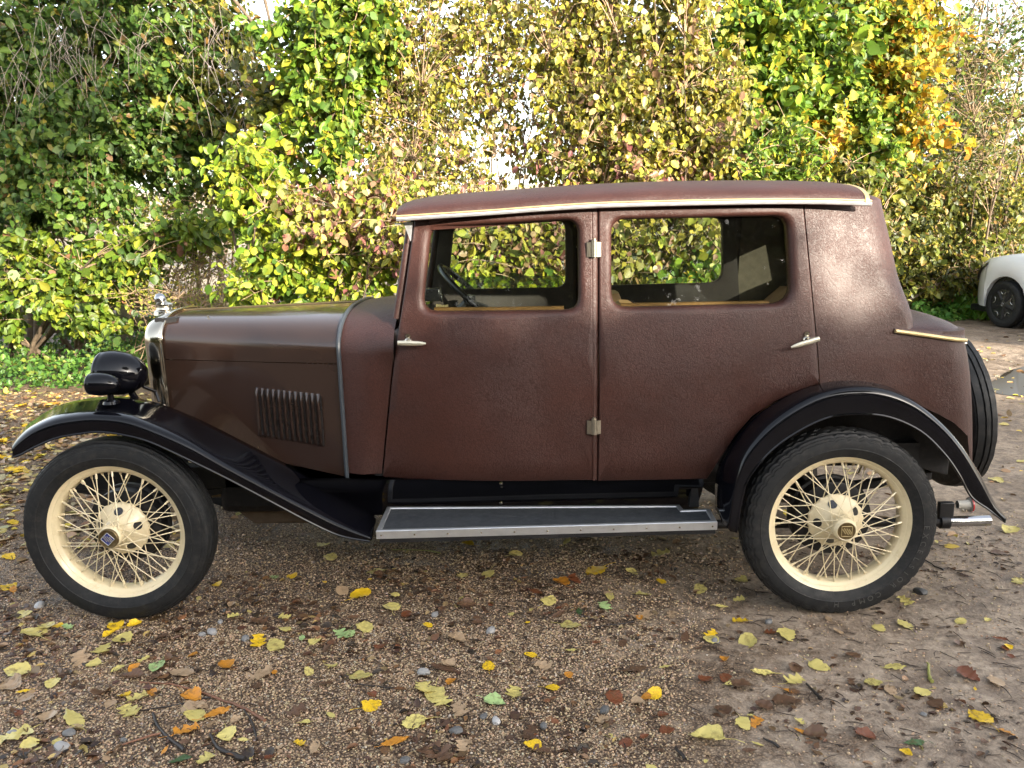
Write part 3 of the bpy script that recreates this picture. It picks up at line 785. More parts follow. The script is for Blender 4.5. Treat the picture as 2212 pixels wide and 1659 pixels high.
# --- boot lid with its gold bead
lid_px = [(1950, 664), (1985, 672), (2020, 684), (2048, 697), (2068, 715), (2079, 734)]
lt = [at(px, py, YC - .18) for px, py in lid_px]
xlo = np.interp(ZB - .01, [p[0] for p in lo], [p[1] for p in lo])
rows = []
x0_ = 2.905; x1_ = xlo + .004
prof = np.array([[p[0], p[2]] for p in lt])
for i, x in enumerate(np.linspace(x0_, x1_, 14)):
    zt_ = interp(x, prof[:, 0], prof[:, 1]); zt_ = max(zt_, ZB + .004)
    ye = ysf(min(x, 2.95), ZB) - .004 + (.11 * (1 - sqrt(max(0, 1 - max(0, (x - (x1_ - .11)) / .11) ** 2))))
    zb_ = interp(x, [x0_, x1_], [ZB + .004, at(2079, 738, .14)[2]])
    row = []
    for k in range(15):
        t = k / 14 * pi / 2; row.append(np.array([x, YC - (YC - ye) * cos(t) ** (2 / 3.2), zb_ + max(.004, (zt_ - zb_)) * sin(t) ** (2 / 2.2)]))
    rows.append(row)
bl = MB().grid(rows); r2 = mirror_mb(bl); n0 = len(bl.v); bl.v += r2.v; bl.f += [tuple(i + n0 for i in f) for f in r2.f]
lid = bl.build("boot_lid", MT['leather'], car, ang=60)
md = lid.modifiers.new("weld", 'WELD'); md.merge_threshold = .0005
edge = [r[0] + np.array([0, -.004, -.002]) for r in rows if r[0][0] > 2.9]; edge2 = edge + [mir(p) for p in edge[::-1]]
MB().tube(edge2, .0075, 8).build("boot_bead", MT['gold'], lid, local=True)
q = at(2084, 741, .25); MB().tube([q + np.array([-.02, 0, 0]), q + np.array([.006, 0, -.002])], .006, 10).build("lid_catch", MT['nickel'], car)
fil = MB().grid([[np.array([x, .20, interp(x, [2.86, xlo], [ZB, at(2079, 738, .14)[2]])]), np.array([x, 2 * YC - .20, interp(x, [2.86, xlo], [ZB, at(2079, 738, .14)[2]])])] for x in (2.86, 3.0, xlo - .02)]); fil.build("boot_shelf", MT['blackmat'], car)

# --- tail: exhaust, bracket and shock absorber roundel
e0, e1 = at(2040, 1127, .30), at(2137, 1124, .30)
ex = MB().tube([e0 - np.array([1.2, 0, .0]), e0], .019, 14); ex.build("exhaust_pipe", MT['blackmat'], car)
et = MB().tube([e0, e1], .0215, 20, cap=False).tube([e0 + np.array([.01, 0, 0]), e1 - np.array([.002, 0, 0])], .0175, 16, cap=False); et.build("exhaust_tip", MT['chrome'], car)
MB().tube([e0 + np.array([-.02, 0, 0]), e0 + np.array([.015, 0, 0])], .028, 14).box(tuple(e0 + np.array([-.03, -.012, .01])), tuple(e0 + np.array([.03, .012, .085]))).build("exhaust_bracket", MT['blackmat'], car, bevel=.004)
d0 = at(2092, 1090, .30)
MB().lathe([(-.045, .016), (-.02, .018), (.0, .022), (.004, .030)], c=d0, seg=20, axis='x').build("reflector_body", plain("dirty_white", (.45, .43, .38), .5), car)
MB().lathe([(.004, .031), (.010, .031), (.012, .027), (.013, 0)], c=d0, seg=20, axis='x').build("reflector", MT['red'], car)
# spare wheel on the tail
spx = at(2152, 940, .38)[0] - .078
srub = MB().lathe([(-.030, .215), (-.050, .245), (-.060, .285), (-.056, .325), (-.044, .340), (-.042, .336), (-.038, .336), (-.036, .343), (-.012, .346), (-.010, .339), (-.006, .339), (-.004, .347), (.012, .346), (.014, .339), (.018, .339), (.020, .345), (.040, .341), (.050, .325), (.058, .285), (.050, .245), (.030, .215)], c=(0, 0, 0), seg=96, axis='x',
                  rfun=lambda q, r, t: r + (.0025 if (q in (8, 9, 12, 13, 16, 17) and int(t * 96 / (2 * pi) / 2) % 2) else 0))
zs_c = (at(2085, 757, .45)[2] + at(2141, 1044, .45)[2]) / 2
def lean(mb, a):
    mb.v = [(spx + x * cos(a) + z * sin(a), YC + y, zs_c + z * cos(a) - x * sin(a)) for x, y, z in mb.v]; return mb
SL = -.10
sw = lean(srub, SL).build("spare_wheel", MT['rubber'], car, ang=30)
lean(MB().lathe([(-.04, .22), (-.03, .19), (.0, .18), (.03, .19), (.04, .22)], seg=48, axis='x').lathe([(.02, .18), (.03, .08), (.05, .05), (.055, 0)], seg=32, axis='x'), SL).build("spare_rim", MT['cream'], sw, local=True)

# --- interior
for y0 in (.24, .74):                    # front seats
    s = MB(); xb = 1.86
    rows = []
    for t in np.linspace(0, 1, 8):
        z = .80 + .335 * t; xx = xb + .10 * t; w = .20 - .03 * t - (.06 if t > .95 else 0)
        rows.append([np.array([xx + dx * (1 - .6 * (t > .95)), y0 + .21 + dy * w, z]) for dx, dy in ((-.05, -.8), (-.06, 0), (-.05, .8), (0, 1), (.05, .8), (.06, 0), (.05, -.8), (0, -1))])
    s.grid(rows, cv=True); s.face(rows[-1]); s.box((1.38, y0, .56), (1.88, y0 + .42, .78)); s.build("front_seat", MT['tan'], car, ang=60, bevel=.02)
s = MB(); rows = []
for t in np.linspace(0, 1, 7):
    z = .76 + .375 * t; xx = 2.66 + .14 * t; rows.append([np.array([xx - .07 * (1 - .7 * (t > .9)), .21, z]), np.array([xx - .09 * (1 - .7 * (t > .9)), .43, z + .01]), np.array([xx - .06 * (1 - .7 * (t > .9)), YC, z]), np.array([xx - .09 * (1 - .7 * (t > .9)), 2 * YC - .43, z + .01]), np.array([xx - .07 * (1 - .7 * (t > .9)), 2 * YC - .21, z]), np.array([xx + .05, 2 * YC - .21, z]), np.array([xx + .05, .21, z])])
s.grid(rows, cv=True); s.face(rows[-1]); s.box((2.20, .34, .54), (2.68, 2 * YC - .34, .79)); s.build("rear_seat", MT['tan'], car, ang=60, bevel=.02)
for side in (0, 1):                      # cloth behind the rear doors
    c = MB().grid([[np.array([x, ysf(min(x, 2.9), z) + .03, z]) for z in np.linspace(.95, 1.49, 6)] for x in np.linspace(2.60, 2.84, 6)])
    (mirror_mb(c) if side else c).build("side_lining", MT['cloth'], car)
MB().grid([[np.array([2.855 - (z - 1) * .12, y, z]) for z in (.95, 1.08, 1.19)] for y in np.linspace(.20, 2 * YC - .20, 6)]).grid([[np.array([2.855 - (z - 1) * .12, y, z]) for z in (1.42, 1.49)] for y in np.linspace(.20, 2 * YC - .20, 6)]).build("back_lining", MT['cloth'], car)
for side in (0, 1):                      # dark door pockets below the windows on the inside
    for xa, xb, mm in ((1.12, 1.80, MT['trim']), (1.84, 2.56, MT['tan'])):
        c = MB().box((xa, .155, .86), (xb, .175, 1.015)); (mirror_mb(c) if side else c).build("armrest_panel", mm, car, bevel=.008)
MB().box((1.05, .16, .92), (1.12, 2 * YC - .16, 1.075)).build("dashboard", MT['trim'], car, bevel=.02)
d = at(936, 634, .50); MB().box(tuple(d + np.array([-.03, -.03, -.03])), tuple(d + np.array([.03, .03, .022]))).box(tuple(d + np.array([.03, -.02, -.035])), tuple(d + np.array([.038, .02, -.005]))).build("dash_unit", MT['dark'], car, bevel=.004)
d = at(950, 661, .45); MB().tube([d + np.array([-.015, 0, 0]), d + np.array([.012, 0, -.001]), d + np.array([.034, 0, -.003])], [.010, .006, .009], 10).tube([d + np.array([-.012, 0, -.005]), d + np.array([-.013, 0, -.05])], .004, 8).build("hand_lever", MT['gold'], car)
swc = at(1020, 640, 1.00); ax = np.array([cos(.80), 0, sin(.80)]); e2 = np.array([-sin(.80), 0, cos(.80)])
swm = MB().tube([swc + .205 * (cos(t) * np.array([0, 1, 0]) + sin(t) * e2) for t in np.linspace(0, 2 * pi, 49)[:-1]], .0135, 10, closed=True)
for t in (pi / 2, pi / 2 + 2.1, pi / 2 - 2.1): swm.tube([swc + ax * -.03, swc + .2 * (cos(t) * np.array([0, 1, 0]) + sin(t) * e2)], .009, 8)
swm.tube([swc - ax * .03, swc - ax * .55], .02, 10).lathe([(-.02, .03), (.02, .03), (.025, 0)], c=swc - ax * .02, seg=16, axis='z')
swm.build("steering_wheel", MT['dark'], car)

# --- wheels
def tyre_front(q, r, t): return r
prof_half = [(.012, .255), (-.002, .262), (-.014, .285), (-.0165, .2945), (-.0185, .2965), (-.0172, .2985), (-.018, .315), (-.015, .3300), (-.0125, .3312), (-.011, .340), (-.008, .3412), (-.005, .349), (.002, .3525)]
crown = [(.006, .349), (.010, .349), (.012, .3575), (.026, .3590), (.027, .353), (.030, .353), (.031, .3595), (.045, .3595)]
P1 = prof_half + crown; TP = P1 + [(.09 - a, r) for a, r in P1[::-1][1:]]
SEGT = 192
def lug(q, r, t):
    k = int(t / (2 * pi) * SEGT); nP = len(TP); qq = min(q, nP - 1 - q)
    if 7 <= qq <= 13 and k % 4 == 0: return r - .006
    if qq in (15, 16, 18, 19) and k % 4 == (1 if qq < 17 else 3): return r - .005
    return r
def lug_f(q, r, t):
    k = int(t / (2 * pi) * SEGT); qq = min(q, len(TP) - 1 - q)
    return r - .0022 if (11 <= qq <= 13 and k % 2) else r
tyreA = MB().lathe(TP, seg=SEGT, rfun=lug_f); tyreB = MB().lathe(TP, seg=SEGT, rfun=lug)
rimp = [(.006, .2555), (-.001, .2600), (-.002, .2640), (.002, .2665), (.006, .2660), (.008, .258), (.010, .247), (.020, .2440), (.028, .236), (.062, .236), (.070, .244), (.080, .247), (.083, .258), (.086, .266), (.091, .265), (.091, .257), (.084, .250), (.075, .240), (.066, .2325), (.024, .2325), (.015, .2395)]
rimm = MB().lathe(rimp, seg=96, closed=True)
hubm = MB().lathe([(-.056, .030), (-.052, .0385), (-.046, .0425), (-.030, .043), (-.012, .044), (.002, .048), (.014, .058), (.026, .073), (.036, .084), (.042, .092), (.046, .1005), (.050, .103), (.056, .103), (.060, .095)], seg=72, rfun=lambda q, r, t: r + (.0025 * sin(t * 18) if 10 <= q <= 12 else 0))
capm = MB().lathe([(-.050, .0385), (-.058, .037), (-.0605, .0345), (-.0590, .0325), (-.0595, 0)], seg=40)
drum = MB().lathe([(.070, 0), (.070, .128), (.074, .142), (.115, .145), (.118, .155), (.135, .155), (.135, .02)], seg=48)
def spoke_mesh():
    m_ = MB(); m_.tube([(0, 0, 0), (0, 0, .9), (0, 0, .91), (0, 0, 1)], [.0021, .0021, .0036, .0036], 6, cap=False); return m_
def spoke_ends(i, outer):
    if outer:
        n = 24; a = 2 * pi * i / n; da = (.95 if i % 2 else -.95)
        A = np.array([.043 * cos(a + da), -.040 + .012 * (i % 2), .043 * sin(a + da)]); B = np.array([.236 * cos(a), .024, .236 * sin(a)])
    else:
        n = 36; a = 2 * pi * (i + .5) / n; da = (.42 if i % 2 else -.42)
        A = np.array([.099 * cos(a + da), .047 + .010 * (i % 2), .099 * sin(a + da)]); B = np.array([.2325 * cos(a), .040 + .014 * ((i // 2) % 2), .2325 * sin(a)])
    return A, B
spoke_cache = {}
def emblem(parent, z0, mat1, mat2, square):
    m1 = MB(); m2 = MB(); y = -.0605; R = .023; rot = 0.0 if square else .0
    base = [(-.019, -.019), (.019, -.019), (.019, .019), (-.019, .019)] if square else [(0, -.025), (.026, 0), (0, .025), (-.026, 0)]
    poly = round_poly([np.array(p) for p in base], .003)
    m1.prism([(p[0], y, p[1]) for p in poly], (0, -.0010, 0))
    for k, off in enumerate((-.010, -.002, .006, .013)):
        c_ = np.array([off, 0]); d = np.array([.55, -.83]); n_ = np.array([.83, .55]); hl = .016 - abs(off) * .45
        q4 = [c_ + d * hl + n_ * .0019, c_ + d * hl - n_ * .0019, c_ - d * hl - n_ * .0019, c_ - d * hl + n_ * .0019]
        m2.prism([(p[0], y - .0012, p[1]) for p in q4], (0, -.0010, 0))
    ring = [np.array([p[0], y - .0012, p[1]]) for p in poly]
    m2.tube(ring, .0011, 6, closed=True)
    m1.build("emblem_field", mat1, parent, local=True); m2.build("emblem_lines", mat2, parent, local=True)

def wheel(name, loc, tyre, near, text=None, spin=0.0, square=True):
    w = rimm.build(name, MT['cream'], None, ang=45)
    w.location = loc; adopt(w, car)
    if not near: w.rotation_euler = (0, 0, pi)
    tyre.build("tyre", MT['rubber'], w, local=True, ang=28)
    hubm.build("hub", MT['cream'], w, local=True, ang=50)
    drum.build("brake_drum", MT['blackmat'], w, local=True)
    if near:
        capm.build("hub_cap", MT['bronze'] if not square else MT['cream'], w, local=True)
        if square: MB().lathe([(-.0585, .033), (-.0603, .0315), (-.0598, .029), (-.0598, 0)], seg=32).build("cap_face", MT['bronze'], w, local=True)
        emblem(w, 0, MT['enamel'] if not square else MT['bronze'], MT['gold'] if square else MT['silver'], square)
        for i in range(24):
            mk_spoke(w, spoke_ends(i, True), ('o', i))
        for i in range(36):
            mk_spoke(w, spoke_ends(i, False), ('i', i))
        for k in range(5):
            a = spin + 2 * pi * k / 5; c = np.array([.074 * cos(a), .028, .074 * sin(a)]); nrm = np.array([cos(a) * .64, -.77, sin(a) * .64])
            MB().tube([c - nrm * .010, c + nrm * .0028], .0165, 16).build("hub_hole_shade", MT['dark'], w, local=True)  # dark plug stands for the shade inside a hub hole
        va = 1.2 if square else -1.25
        vb = np.array([.232 * cos(va), .045, .232 * sin(va)]); MB().tube([vb, vb * np.array([.86, 1, .86])], .0045, 8).build("valve_stem", MT['nickel'], w, local=True)
    return w
SPK = {}
def mk_spoke(w, ends, key):
    if key not in SPK:
        A, B = ends; d = B - A
        m_ = MB(); m_.tube([A, A + d * .90, A + d * .905, B], [.0019, .0019, .0040, .0040], 6, cap=False)
        o = m_.build("spoke", MT['cream'], None); SPK[key] = o
        adopt(o, w, True)
    else:
        o = SPK[key].copy(); COL.objects.link(o); o.parent = w
wf_ = wheel("wheel", (0, 0, .343), tyreA, True, spin=.25, square=False)
wr_ = wheel("wheel", (2.705, 0, .343), tyreB, True, spin=.62, square=True)
wheel("wheel", (0, 2 * YC, .343), tyreA, False); wheel("wheel", (2.705, 2 * YC, .343), tyreB, False)
# raised lettering on the sidewall of the near rear tyre
def letters(parent, txt, r, a0, step, size, yoff, mat):
    bmv, bmf = [], []
    for i, ch in enumerate(txt):
        if ch == ' ': continue
        cu = bpy.data.curves.new("letter", 'FONT'); cu.body = ch; cu.size = size; cu.extrude = .0009; cu.align_x = 'CENTER'; cu.align_y = 'CENTER'; cu.resolution_u = 3
        o = bpy.data.objects.new("letter", cu); me = o.to_mesh()
        a = a0 + i * step          # letters read with their feet towards the hub
        ca, sa = cos(a), sin(a); n0 = len(bmv)
        for v in me.vertices:
            x, yv, z = v.co        # x along the arc, yv outward
            rad = r + yv; bmv.append((rad * ca + x * sa, yoff - z, rad * sa - x * ca))
        for p in me.polygons: bmf.append(tuple(n0 + k for k in p.vertices))
        o.to_mesh_clear(); bpy.data.objects.remove(o); bpy.data.curves.remove(cu)
    m_ = MB(); m_.v, m_.f = bmv, bmf
    return m_.build("tyre_lettering", mat, parent, local=True, ang=20)
WR = plain("worn_rubber", (.050, .048, .045), .5)
for word, a0 in (("EXCELSIOR", -.02), ("COMP", -.02 - .104 * 10), ("H", -.02 - .104 * 15)): letters(wr_, word, .307, a0, -.104, .029, -.0180, WR)

# ------------------------------------------------------------------ foliage
def unit(a): return a / (np.linalg.norm(a, axis=-1, keepdims=True) + 1e-12)
def leaf_cloud(name, P, D, Nn, S, C, mat, parent=None, aspect=.75, shape='oval'):
    """every leaf is a small folded blade: P stalk end, D direction of the tip, Nn facing, S length, C colour"""
    n = len(P); D = unit(D); Nn = Nn - D * np.sum(D * Nn, 1, keepdims=True); Nn = unit(Nn); B = np.cross(D, Nn)
    if shape == 'oval': prof = [(0, 0, 0), (.22, .40, .06), (.55, .47, .07), (.82, .25, .03), (1, 0, -.06)]
    elif shape == 'long': prof = [(0, 0, 0), (.25, .22, .04), (.6, .25, .05), (.85, .13, .0), (1, 0, -.05)]
    else: prof = [(0, 0, 0), (.1, .42, .05), (.30, .30, .04), (.42, .56, .05), (.62, .26, .02), (.72, .30, .0), (1, 0, -.08)]
    a = aspect * rng.uniform(.5, 1.25, n)[:, None]; fold = rng.uniform(-.4, 1.6, n)[:, None]; S = S[:, None]; tipc = rng.normal(0, 1.0, (n, 1))
    V = [P]; k = len(prof)
    for t, w, h in prof[1:-1]:
        V.append(P + S * (D * t + B * w * a + Nn * h * fold * 1.6)); V.append(P + S * (D * t - B * w * a + Nn * h * fold * 1.6))
    V.append(P + S * (D * 1.0 + Nn * (prof[-1][2] * 2.5 * fold + .10 * tipc)))
    V = np.stack(V, 1); m = V.shape[1]
    left = [0] + list(range(1, m - 1, 2)) + [m - 1]; right = [0, m - 1] + list(range(m - 2, 0, -2))
    F = []; 
    for poly in (left, right): F.append(np.array(poly))
    base = (np.arange(n) * m)[:, None]
    loops = np.concatenate([np.stack([base + f[None, :] for f in F], 1).reshape(n, -1)], 1).ravel().astype(np.int32)
    tot = len(left)
    me = bpy.data.meshes.new(name); me.vertices.add(n * m); me.vertices.foreach_set('co', V.reshape(-1).astype(np.float32))
    me.loops.add(len(loops)); me.loops.foreach_set('vertex_index', loops)
    me.polygons.add(n * 2); me.polygons.foreach_set('loop_start', (np.arange(n * 2) * tot).astype(np.int32))
    at_ = me.color_attributes.new('leafcol', 'FLOAT_COLOR', 'POINT')
    cc = np.ones((n, m, 4), np.float32); cc[:, :, :3] = C[:, None, :]
    at_.data.foreach_set('color', cc.reshape(-1)); me.update(calc_edges=True); me.validate()
    me.materials.append(mat); o = bpy.data.objects.new(name, me); COL.objects.link(o)
    if parent: adopt(o, parent)
    return o

PAL = {
 'dark': [((.04, .09, .016), 3), ((.062, .125, .02), 4), ((.10, .17, .025), 3), ((.17, .20, .03), 1.2), ((.26, .22, .03), .3), ((.13, .08, .03), .3)],  # deep leaf greens, with some of the shade put into the colour
 'lime': [((.15, .24, .02), 3), ((.23, .31, .025), 4), ((.33, .38, .03), 3), ((.44, .42, .035), 1.6), ((.07, .14, .02), 2), ((.34, .16, .09), .25)],
 'lime_shaded': [((.10, .165, .016), 4), ((.15, .22, .02), 4), ((.22, .27, .024), 3), ((.31, .31, .03), 1), ((.05, .10, .015), 3), ((.26, .13, .07), .2)],  # lime greens darkened, partial shade put into the leaf colour
 'green': [((.08, .16, .02), 3), ((.14, .24, .025), 4), ((.22, .31, .03), 3.5), ((.38, .38, .035), 2), ((.50, .36, .03), .4), ((.045, .09, .015), 1.5)],
 'yellow': [((.29, .265, .035), 3.4), ((.39, .34, .045), 3), ((.42, .36, .12), 1.4), ((.17, .18, .028), 2.8), ((.26, .15, .09), 1.3), ((.09, .10, .02), 2.2), ((.48, .42, .19), .7)],
 'dogwood': [((.34, .31, .04), 3), ((.21, .24, .03), 2.4), ((.32, .18, .11), 1.8), ((.24, .095, .085), 1.3), ((.38, .27, .13), 1.2), ((.10, .12, .022), 2.2), ((.44, .37, .07), 1.3)],
 'maple': [((.52, .36, .025), 3.4), ((.55, .27, .02), 1.6), ((.38, .32, .03), 3), ((.18, .22, .025), 2.6), ((.44, .19, .03), .5), ((.09, .13, .02), 2)],
 'olive': [((.12, .14, .022), 3), ((.19, .195, .028), 3), ((.07, .09, .016), 3.4), ((.31, .27, .04), 1.8), ((.32, .20, .06), 1), ((.04, .055, .012), 2.4)],
 'tiny': [((.32, .31, .04), 3), ((.22, .23, .03), 3), ((.13, .17, .025), 2.5), ((.48, .42, .06), 1), ((.34, .22, .07), .8)],
}
def colours(pal, n, var=.22):
    c = np.array([p[0] for p in PAL[pal]]); w = np.array([p[1] for p in PAL[pal]], float)
    k = rng.choice(len(c), n, p=w / w.sum()); out = c[k] * rng.uniform(1 - var, 1 + var, (n, 1)) * rng.uniform(.92, 1.08, (n, 3))
    return np.clip(out, .004, .9)
FACE = unit(np.array([.22, -.85, .42]))

def bezier(a, b, c, n):
    t = np.linspace(0, 1, n)[:, None]; return (1 - t) ** 2 * a + 2 * t * (1 - t) * b + t * t * c

def shrub(name, label, cat, base, stems, clumps, pal, leaf=.08, dens=1.0, group=None, shape='oval', stem_r=.022, droop=.7, aspect=.75, twig=.5, facing=.7, bark=None, spread=.25, nleaf=26):
    """stems rise from base, branches arch out to the clumps, leaves sit along the branches.
    clumps: (px, py, depth, rx, rz, ry, branches, palette or None)"""
    bx_, by_ = base
    t_ = thing(name, label, cat, (bx_, by_, hills(bx_, by_)), group)
    P_, D_, N_, S_, C_ = [], [], [], [], []
    tw = MB(); sm_ = MB()
    tops = []
    cl = [(at(c[0], c[1], c[2]), c) for c in clumps]
    for k in range(stems):
        c0, c = cl[k % len(cl)]
        root = np.array([bx_ + rng.normal(0, spread), by_ + rng.normal(0, spread * .6), hills(bx_, by_) - .05])
        top = c0 + np.array([rng.normal(0, c[3] * .45), rng.normal(0, c[5] * .4), c[4] * rng.uniform(-.2, .8)])
        mid = np.array([lerp(root[0], top[0], .35), lerp(root[1], top[1], .4), lerp(root[2], top[2], .62)]) + rng.normal(0, .08, 3)
        pth = bezier(root, mid, top, 9); pth[1:-1] += rng.normal(0, .015, (7, 3))
        r0 = stem_r * rng.uniform(.6, 1.3)
        sm_.tube(pth, list(np.linspace(r0, r0 * .3, 9)), 6); tops.append(pth)
    for c0, c in cl:
        nb = int(c[6] * dens * 1.4); pl = c[7] if len(c) > 7 and c[7] else pal
        for b in range(nb):
            d = unit(rng.normal(0, 1, 3)); rad = min(1.55, abs(rng.normal(.72, .34)))
            e = c0 + d * rad * np.array([c[3], c[5], c[4]])
            if e[2] < hills(e[0], e[1]) + .08: e[2] = hills(e[0], e[1]) + rng.uniform(.08, .3)
            # spring from the nearest stem, lower down
            best = None
            for pth in tops:
                cand = pth[rng.integers(3, 9)]; dist = np.linalg.norm(cand - e) + (0 if cand[2] < e[2] + .1 else .5)
                if best is None or dist < best[0]: best = (dist, cand)
            s = best[1]; L = np.linalg.norm(e - s)
            if L > 1.1: s = e + (s - e) * (1.1 / L); L = 1.1
            mid = (s + e) / 2 + np.array([0, 0, .18 * L]) + rng.normal(0, .06, 3)
            pth = bezier(s, mid, e, 6)
            if rng.random() < twig + .3: tw.tube(pth, list(np.linspace(.0055, .0018, 6)), 3, cap=False)
            nl = max(4, int(nleaf * 1.75 * L * rng.uniform(.5, 1.3)))
            tt = rng.uniform(.25, 1, nl) ** .8; ip = np.clip(tt * 5, 0, 4.999); i0 = ip.astype(int); fr_ = (ip - i0)[:, None]
            p = pth[i0] * (1 - fr_) + pth[i0 + 1] * fr_ + rng.normal(0, .035, (nl, 3))
            dirb = unit(e - s)
            P_.append(p); D_.append(dirb * .35 + rng.normal(0, .55, (nl, 3)) + np.array([0, -.15, -droop]))
            N_.append(FACE * facing * 1.3 + rng.normal(0, .55, (nl, 3)))
            S_.append(leaf * .66 * np.clip(np.exp(rng.normal(0, .36, nl)), .35, 1.8)); 
            cc = colours(pl, nl) * (.45 * rng.uniform(.75, 1.2) + .55); C_.append(cc * rng.uniform(.8, 1.15))
    sm_.build("stem" if stems > 1 else "trunk", bark or MT['bark'], t_, ang=180)
    if tw.v: tw.build("twigs", MT['twigm'], t_, ang=180, fixn=False)
    leaf_cloud("foliage", np.concatenate(P_), np.concatenate(D_), np.concatenate(N_), np.concatenate(S_), np.concatenate(C_), MT['leaf'], t_, aspect, shape)
    return t_
GRP = "trees and shrubs of the hedge"
# (px, py, depth, rx, rz, ry, branches)
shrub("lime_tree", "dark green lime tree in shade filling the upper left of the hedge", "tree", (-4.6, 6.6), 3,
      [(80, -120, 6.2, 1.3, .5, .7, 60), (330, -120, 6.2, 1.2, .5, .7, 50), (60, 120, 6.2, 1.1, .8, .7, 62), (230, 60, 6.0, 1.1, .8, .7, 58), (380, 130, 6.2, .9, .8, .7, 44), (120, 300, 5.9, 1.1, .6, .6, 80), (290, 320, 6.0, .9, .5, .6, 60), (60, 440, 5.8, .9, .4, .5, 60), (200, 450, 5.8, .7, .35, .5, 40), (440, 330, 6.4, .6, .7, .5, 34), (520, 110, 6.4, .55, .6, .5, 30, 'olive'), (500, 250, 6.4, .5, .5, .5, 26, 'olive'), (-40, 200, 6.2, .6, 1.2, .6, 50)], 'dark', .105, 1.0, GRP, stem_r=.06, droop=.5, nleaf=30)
shrub("hazel_bush", "multi-stemmed hazel bush with round yellow-green leaves at the left edge", "bush", (-4.05, 6.1), 11,
      [(60, 560, 5.7, .85, .42, .5, 75), (190, 590, 5.5, .7, .36, .5, 60), (300, 560, 5.4, .55, .28, .4, 42), (110, 640, 5.4, .75, .22, .4, 45), (-20, 690, 5.6, .5, .22, .4, 26), (210, 700, 5.3, .4, .18, .3, 16), (370, 510, 5.5, .5, .18, .35, 32), (470, 490, 5.3, .4, .16, .3, 26)], 'lime_shaded', .11, 1.0, GRP, stem_r=.034, droop=.75, spread=.34, nleaf=24)
shrub("hazel_bush", "bright yellow-green hazel bush just behind the bonnet of the brown car", "bush", (-.9, 4.1), 6,
      [(560, 400, 3.9, .38, .30, .3, 40), (620, 520, 3.7, .42, .34, .3, 50), (560, 590, 3.7, .40, .22, .3, 40), (680, 590, 3.6, .36, .25, .3, 36), (520, 340, 4.0, .28, .22, .3, 22), (800, 470, 3.7, .25, .28, .25, 20), (840, 590, 3.5, .25, .2, .25, 18)], 'lime', .095, 1.0, GRP, droop=.8, nleaf=24)
shrub("lime_tree", "slender lime tree with bright green and yellow leaves left of the roof, standing tallest there", "tree", (-.55, 4.6), 2,
      [(740, -90, 4.3, .55, .35, .35, 50), (720, 60, 4.2, .48, .38, .35, 60), (650, 130, 4.3, .30, .34, .3, 34), (810, 100, 4.2, .34, .34, .3, 36), (690, 220, 4.2, .26, .26, .25, 18), (600, 300, 4.4, .3, .3, .3, 14, 'lime'), (560, 200, 4.6, .4, .4, .3, 16, 'olive'), (740, 320, 4.0, .22, .25, .25, 16)], 'green', .10, 1.0, GRP, shape='oval', droop=.6, stem_r=.03, nleaf=26)
shrub("dogwood_shrub", "dogwood shrub with pinkish drooping leaves between the bonnet and the windscreen", "bush", (.05, 3.7), 9,
      [(760, 430, 3.5, .34, .34, .3, 42, 'dogwood'), (700, 490, 3.5, .30, .26, .3, 30), (840, 520, 3.4, .26, .34, .3, 32), (860, 400, 3.6, .26, .30, .3, 26), (620, 450, 3.7, .22, .22, .25, 18)], 'dogwood', .075, 1.0, GRP, droop=1.0, nleaf=24, stem_r=.014)
shrub("dogwood_shrub", "tall thin dogwood with many upright stems against the white sky above the windscreen", "bush", (.7, 4.6), 16,
      [(950, -80, 4.5, .6, .35, .5, 40), (1090, -80, 4.5, .6, .35, .5, 40), (930, 80, 4.4, .52, .42, .5, 44), (1040, 170, 4.4, .48, .42, .5, 36), (900, 240, 4.4, .44, .36, .4, 28), (1010, 300, 4.3, .42, .34, .4, 14), (1110, 60, 4.4, .44, .38, .4, 36), (950, 390, 4.2, .40, .22, .4, 13), (880, 330, 4.5, .4, .3, .4, 20, 'dogwood'), (800, 270, 4.5, .34, .36, .4, 26), (830, 350, 4.6, .4, .3, .4, 24), (960, 340, 4.8, .5, .3, .4, 16), (880, 190, 4.5, .34, .3, .4, 22), (850, 60, 4.5, .3, .4, .4, 20), (1100, 260, 4.6, .4, .35, .4, 15), (1080, 400, 4.3, .36, .2, .4, 8)], 'yellow', .062, 1.0, GRP, droop=.9, spread=.5, stem_r=.013, twig=.9, nleaf=26)
shrub("dogwood_shrub", "dense pale yellow dogwood above the front half of the roof", "bush", (1.9, 4.6), 10,
      [(1260, -90, 4.3, .6, .35, .4, 60), (1200, 120, 4.2, .50, .40, .4, 60), (1320, 60, 4.2, .50, .40, .4, 66), (1260, 250, 4.1, .46, .36, .4, 58), (1380, 200, 4.0, .44, .40, .4, 60), (1200, 360, 4.2, .42, .24, .4, 34, 'dogwood'), (1330, 350, 4.0, .44, .28, .4, 56, 'dogwood')], 'yellow', .07, 1.0, GRP, droop=.9, spread=.5, stem_r=.015, nleaf=28)
shrub("dogwood_shrub", "yellow and dusky pink dogwood directly above the middle of the roof", "bush", (2.55, 4.4), 8,
      [(1480, -80, 4.2, .55, .35, .4, 56), (1480, 110, 4.1, .46, .42, .4, 66), (1470, 260, 4.0, .44, .34, .4, 64), (1560, 210, 4.0, .30, .40, .35, 44), (1430, 350, 3.9, .40, .22, .35, 44, 'dogwood'), (1560, 350, 3.9, .40, .24, .35, 48)], 'yellow', .072, 1.0, GRP, droop=.9, spread=.4, stem_r=.015, nleaf=28)
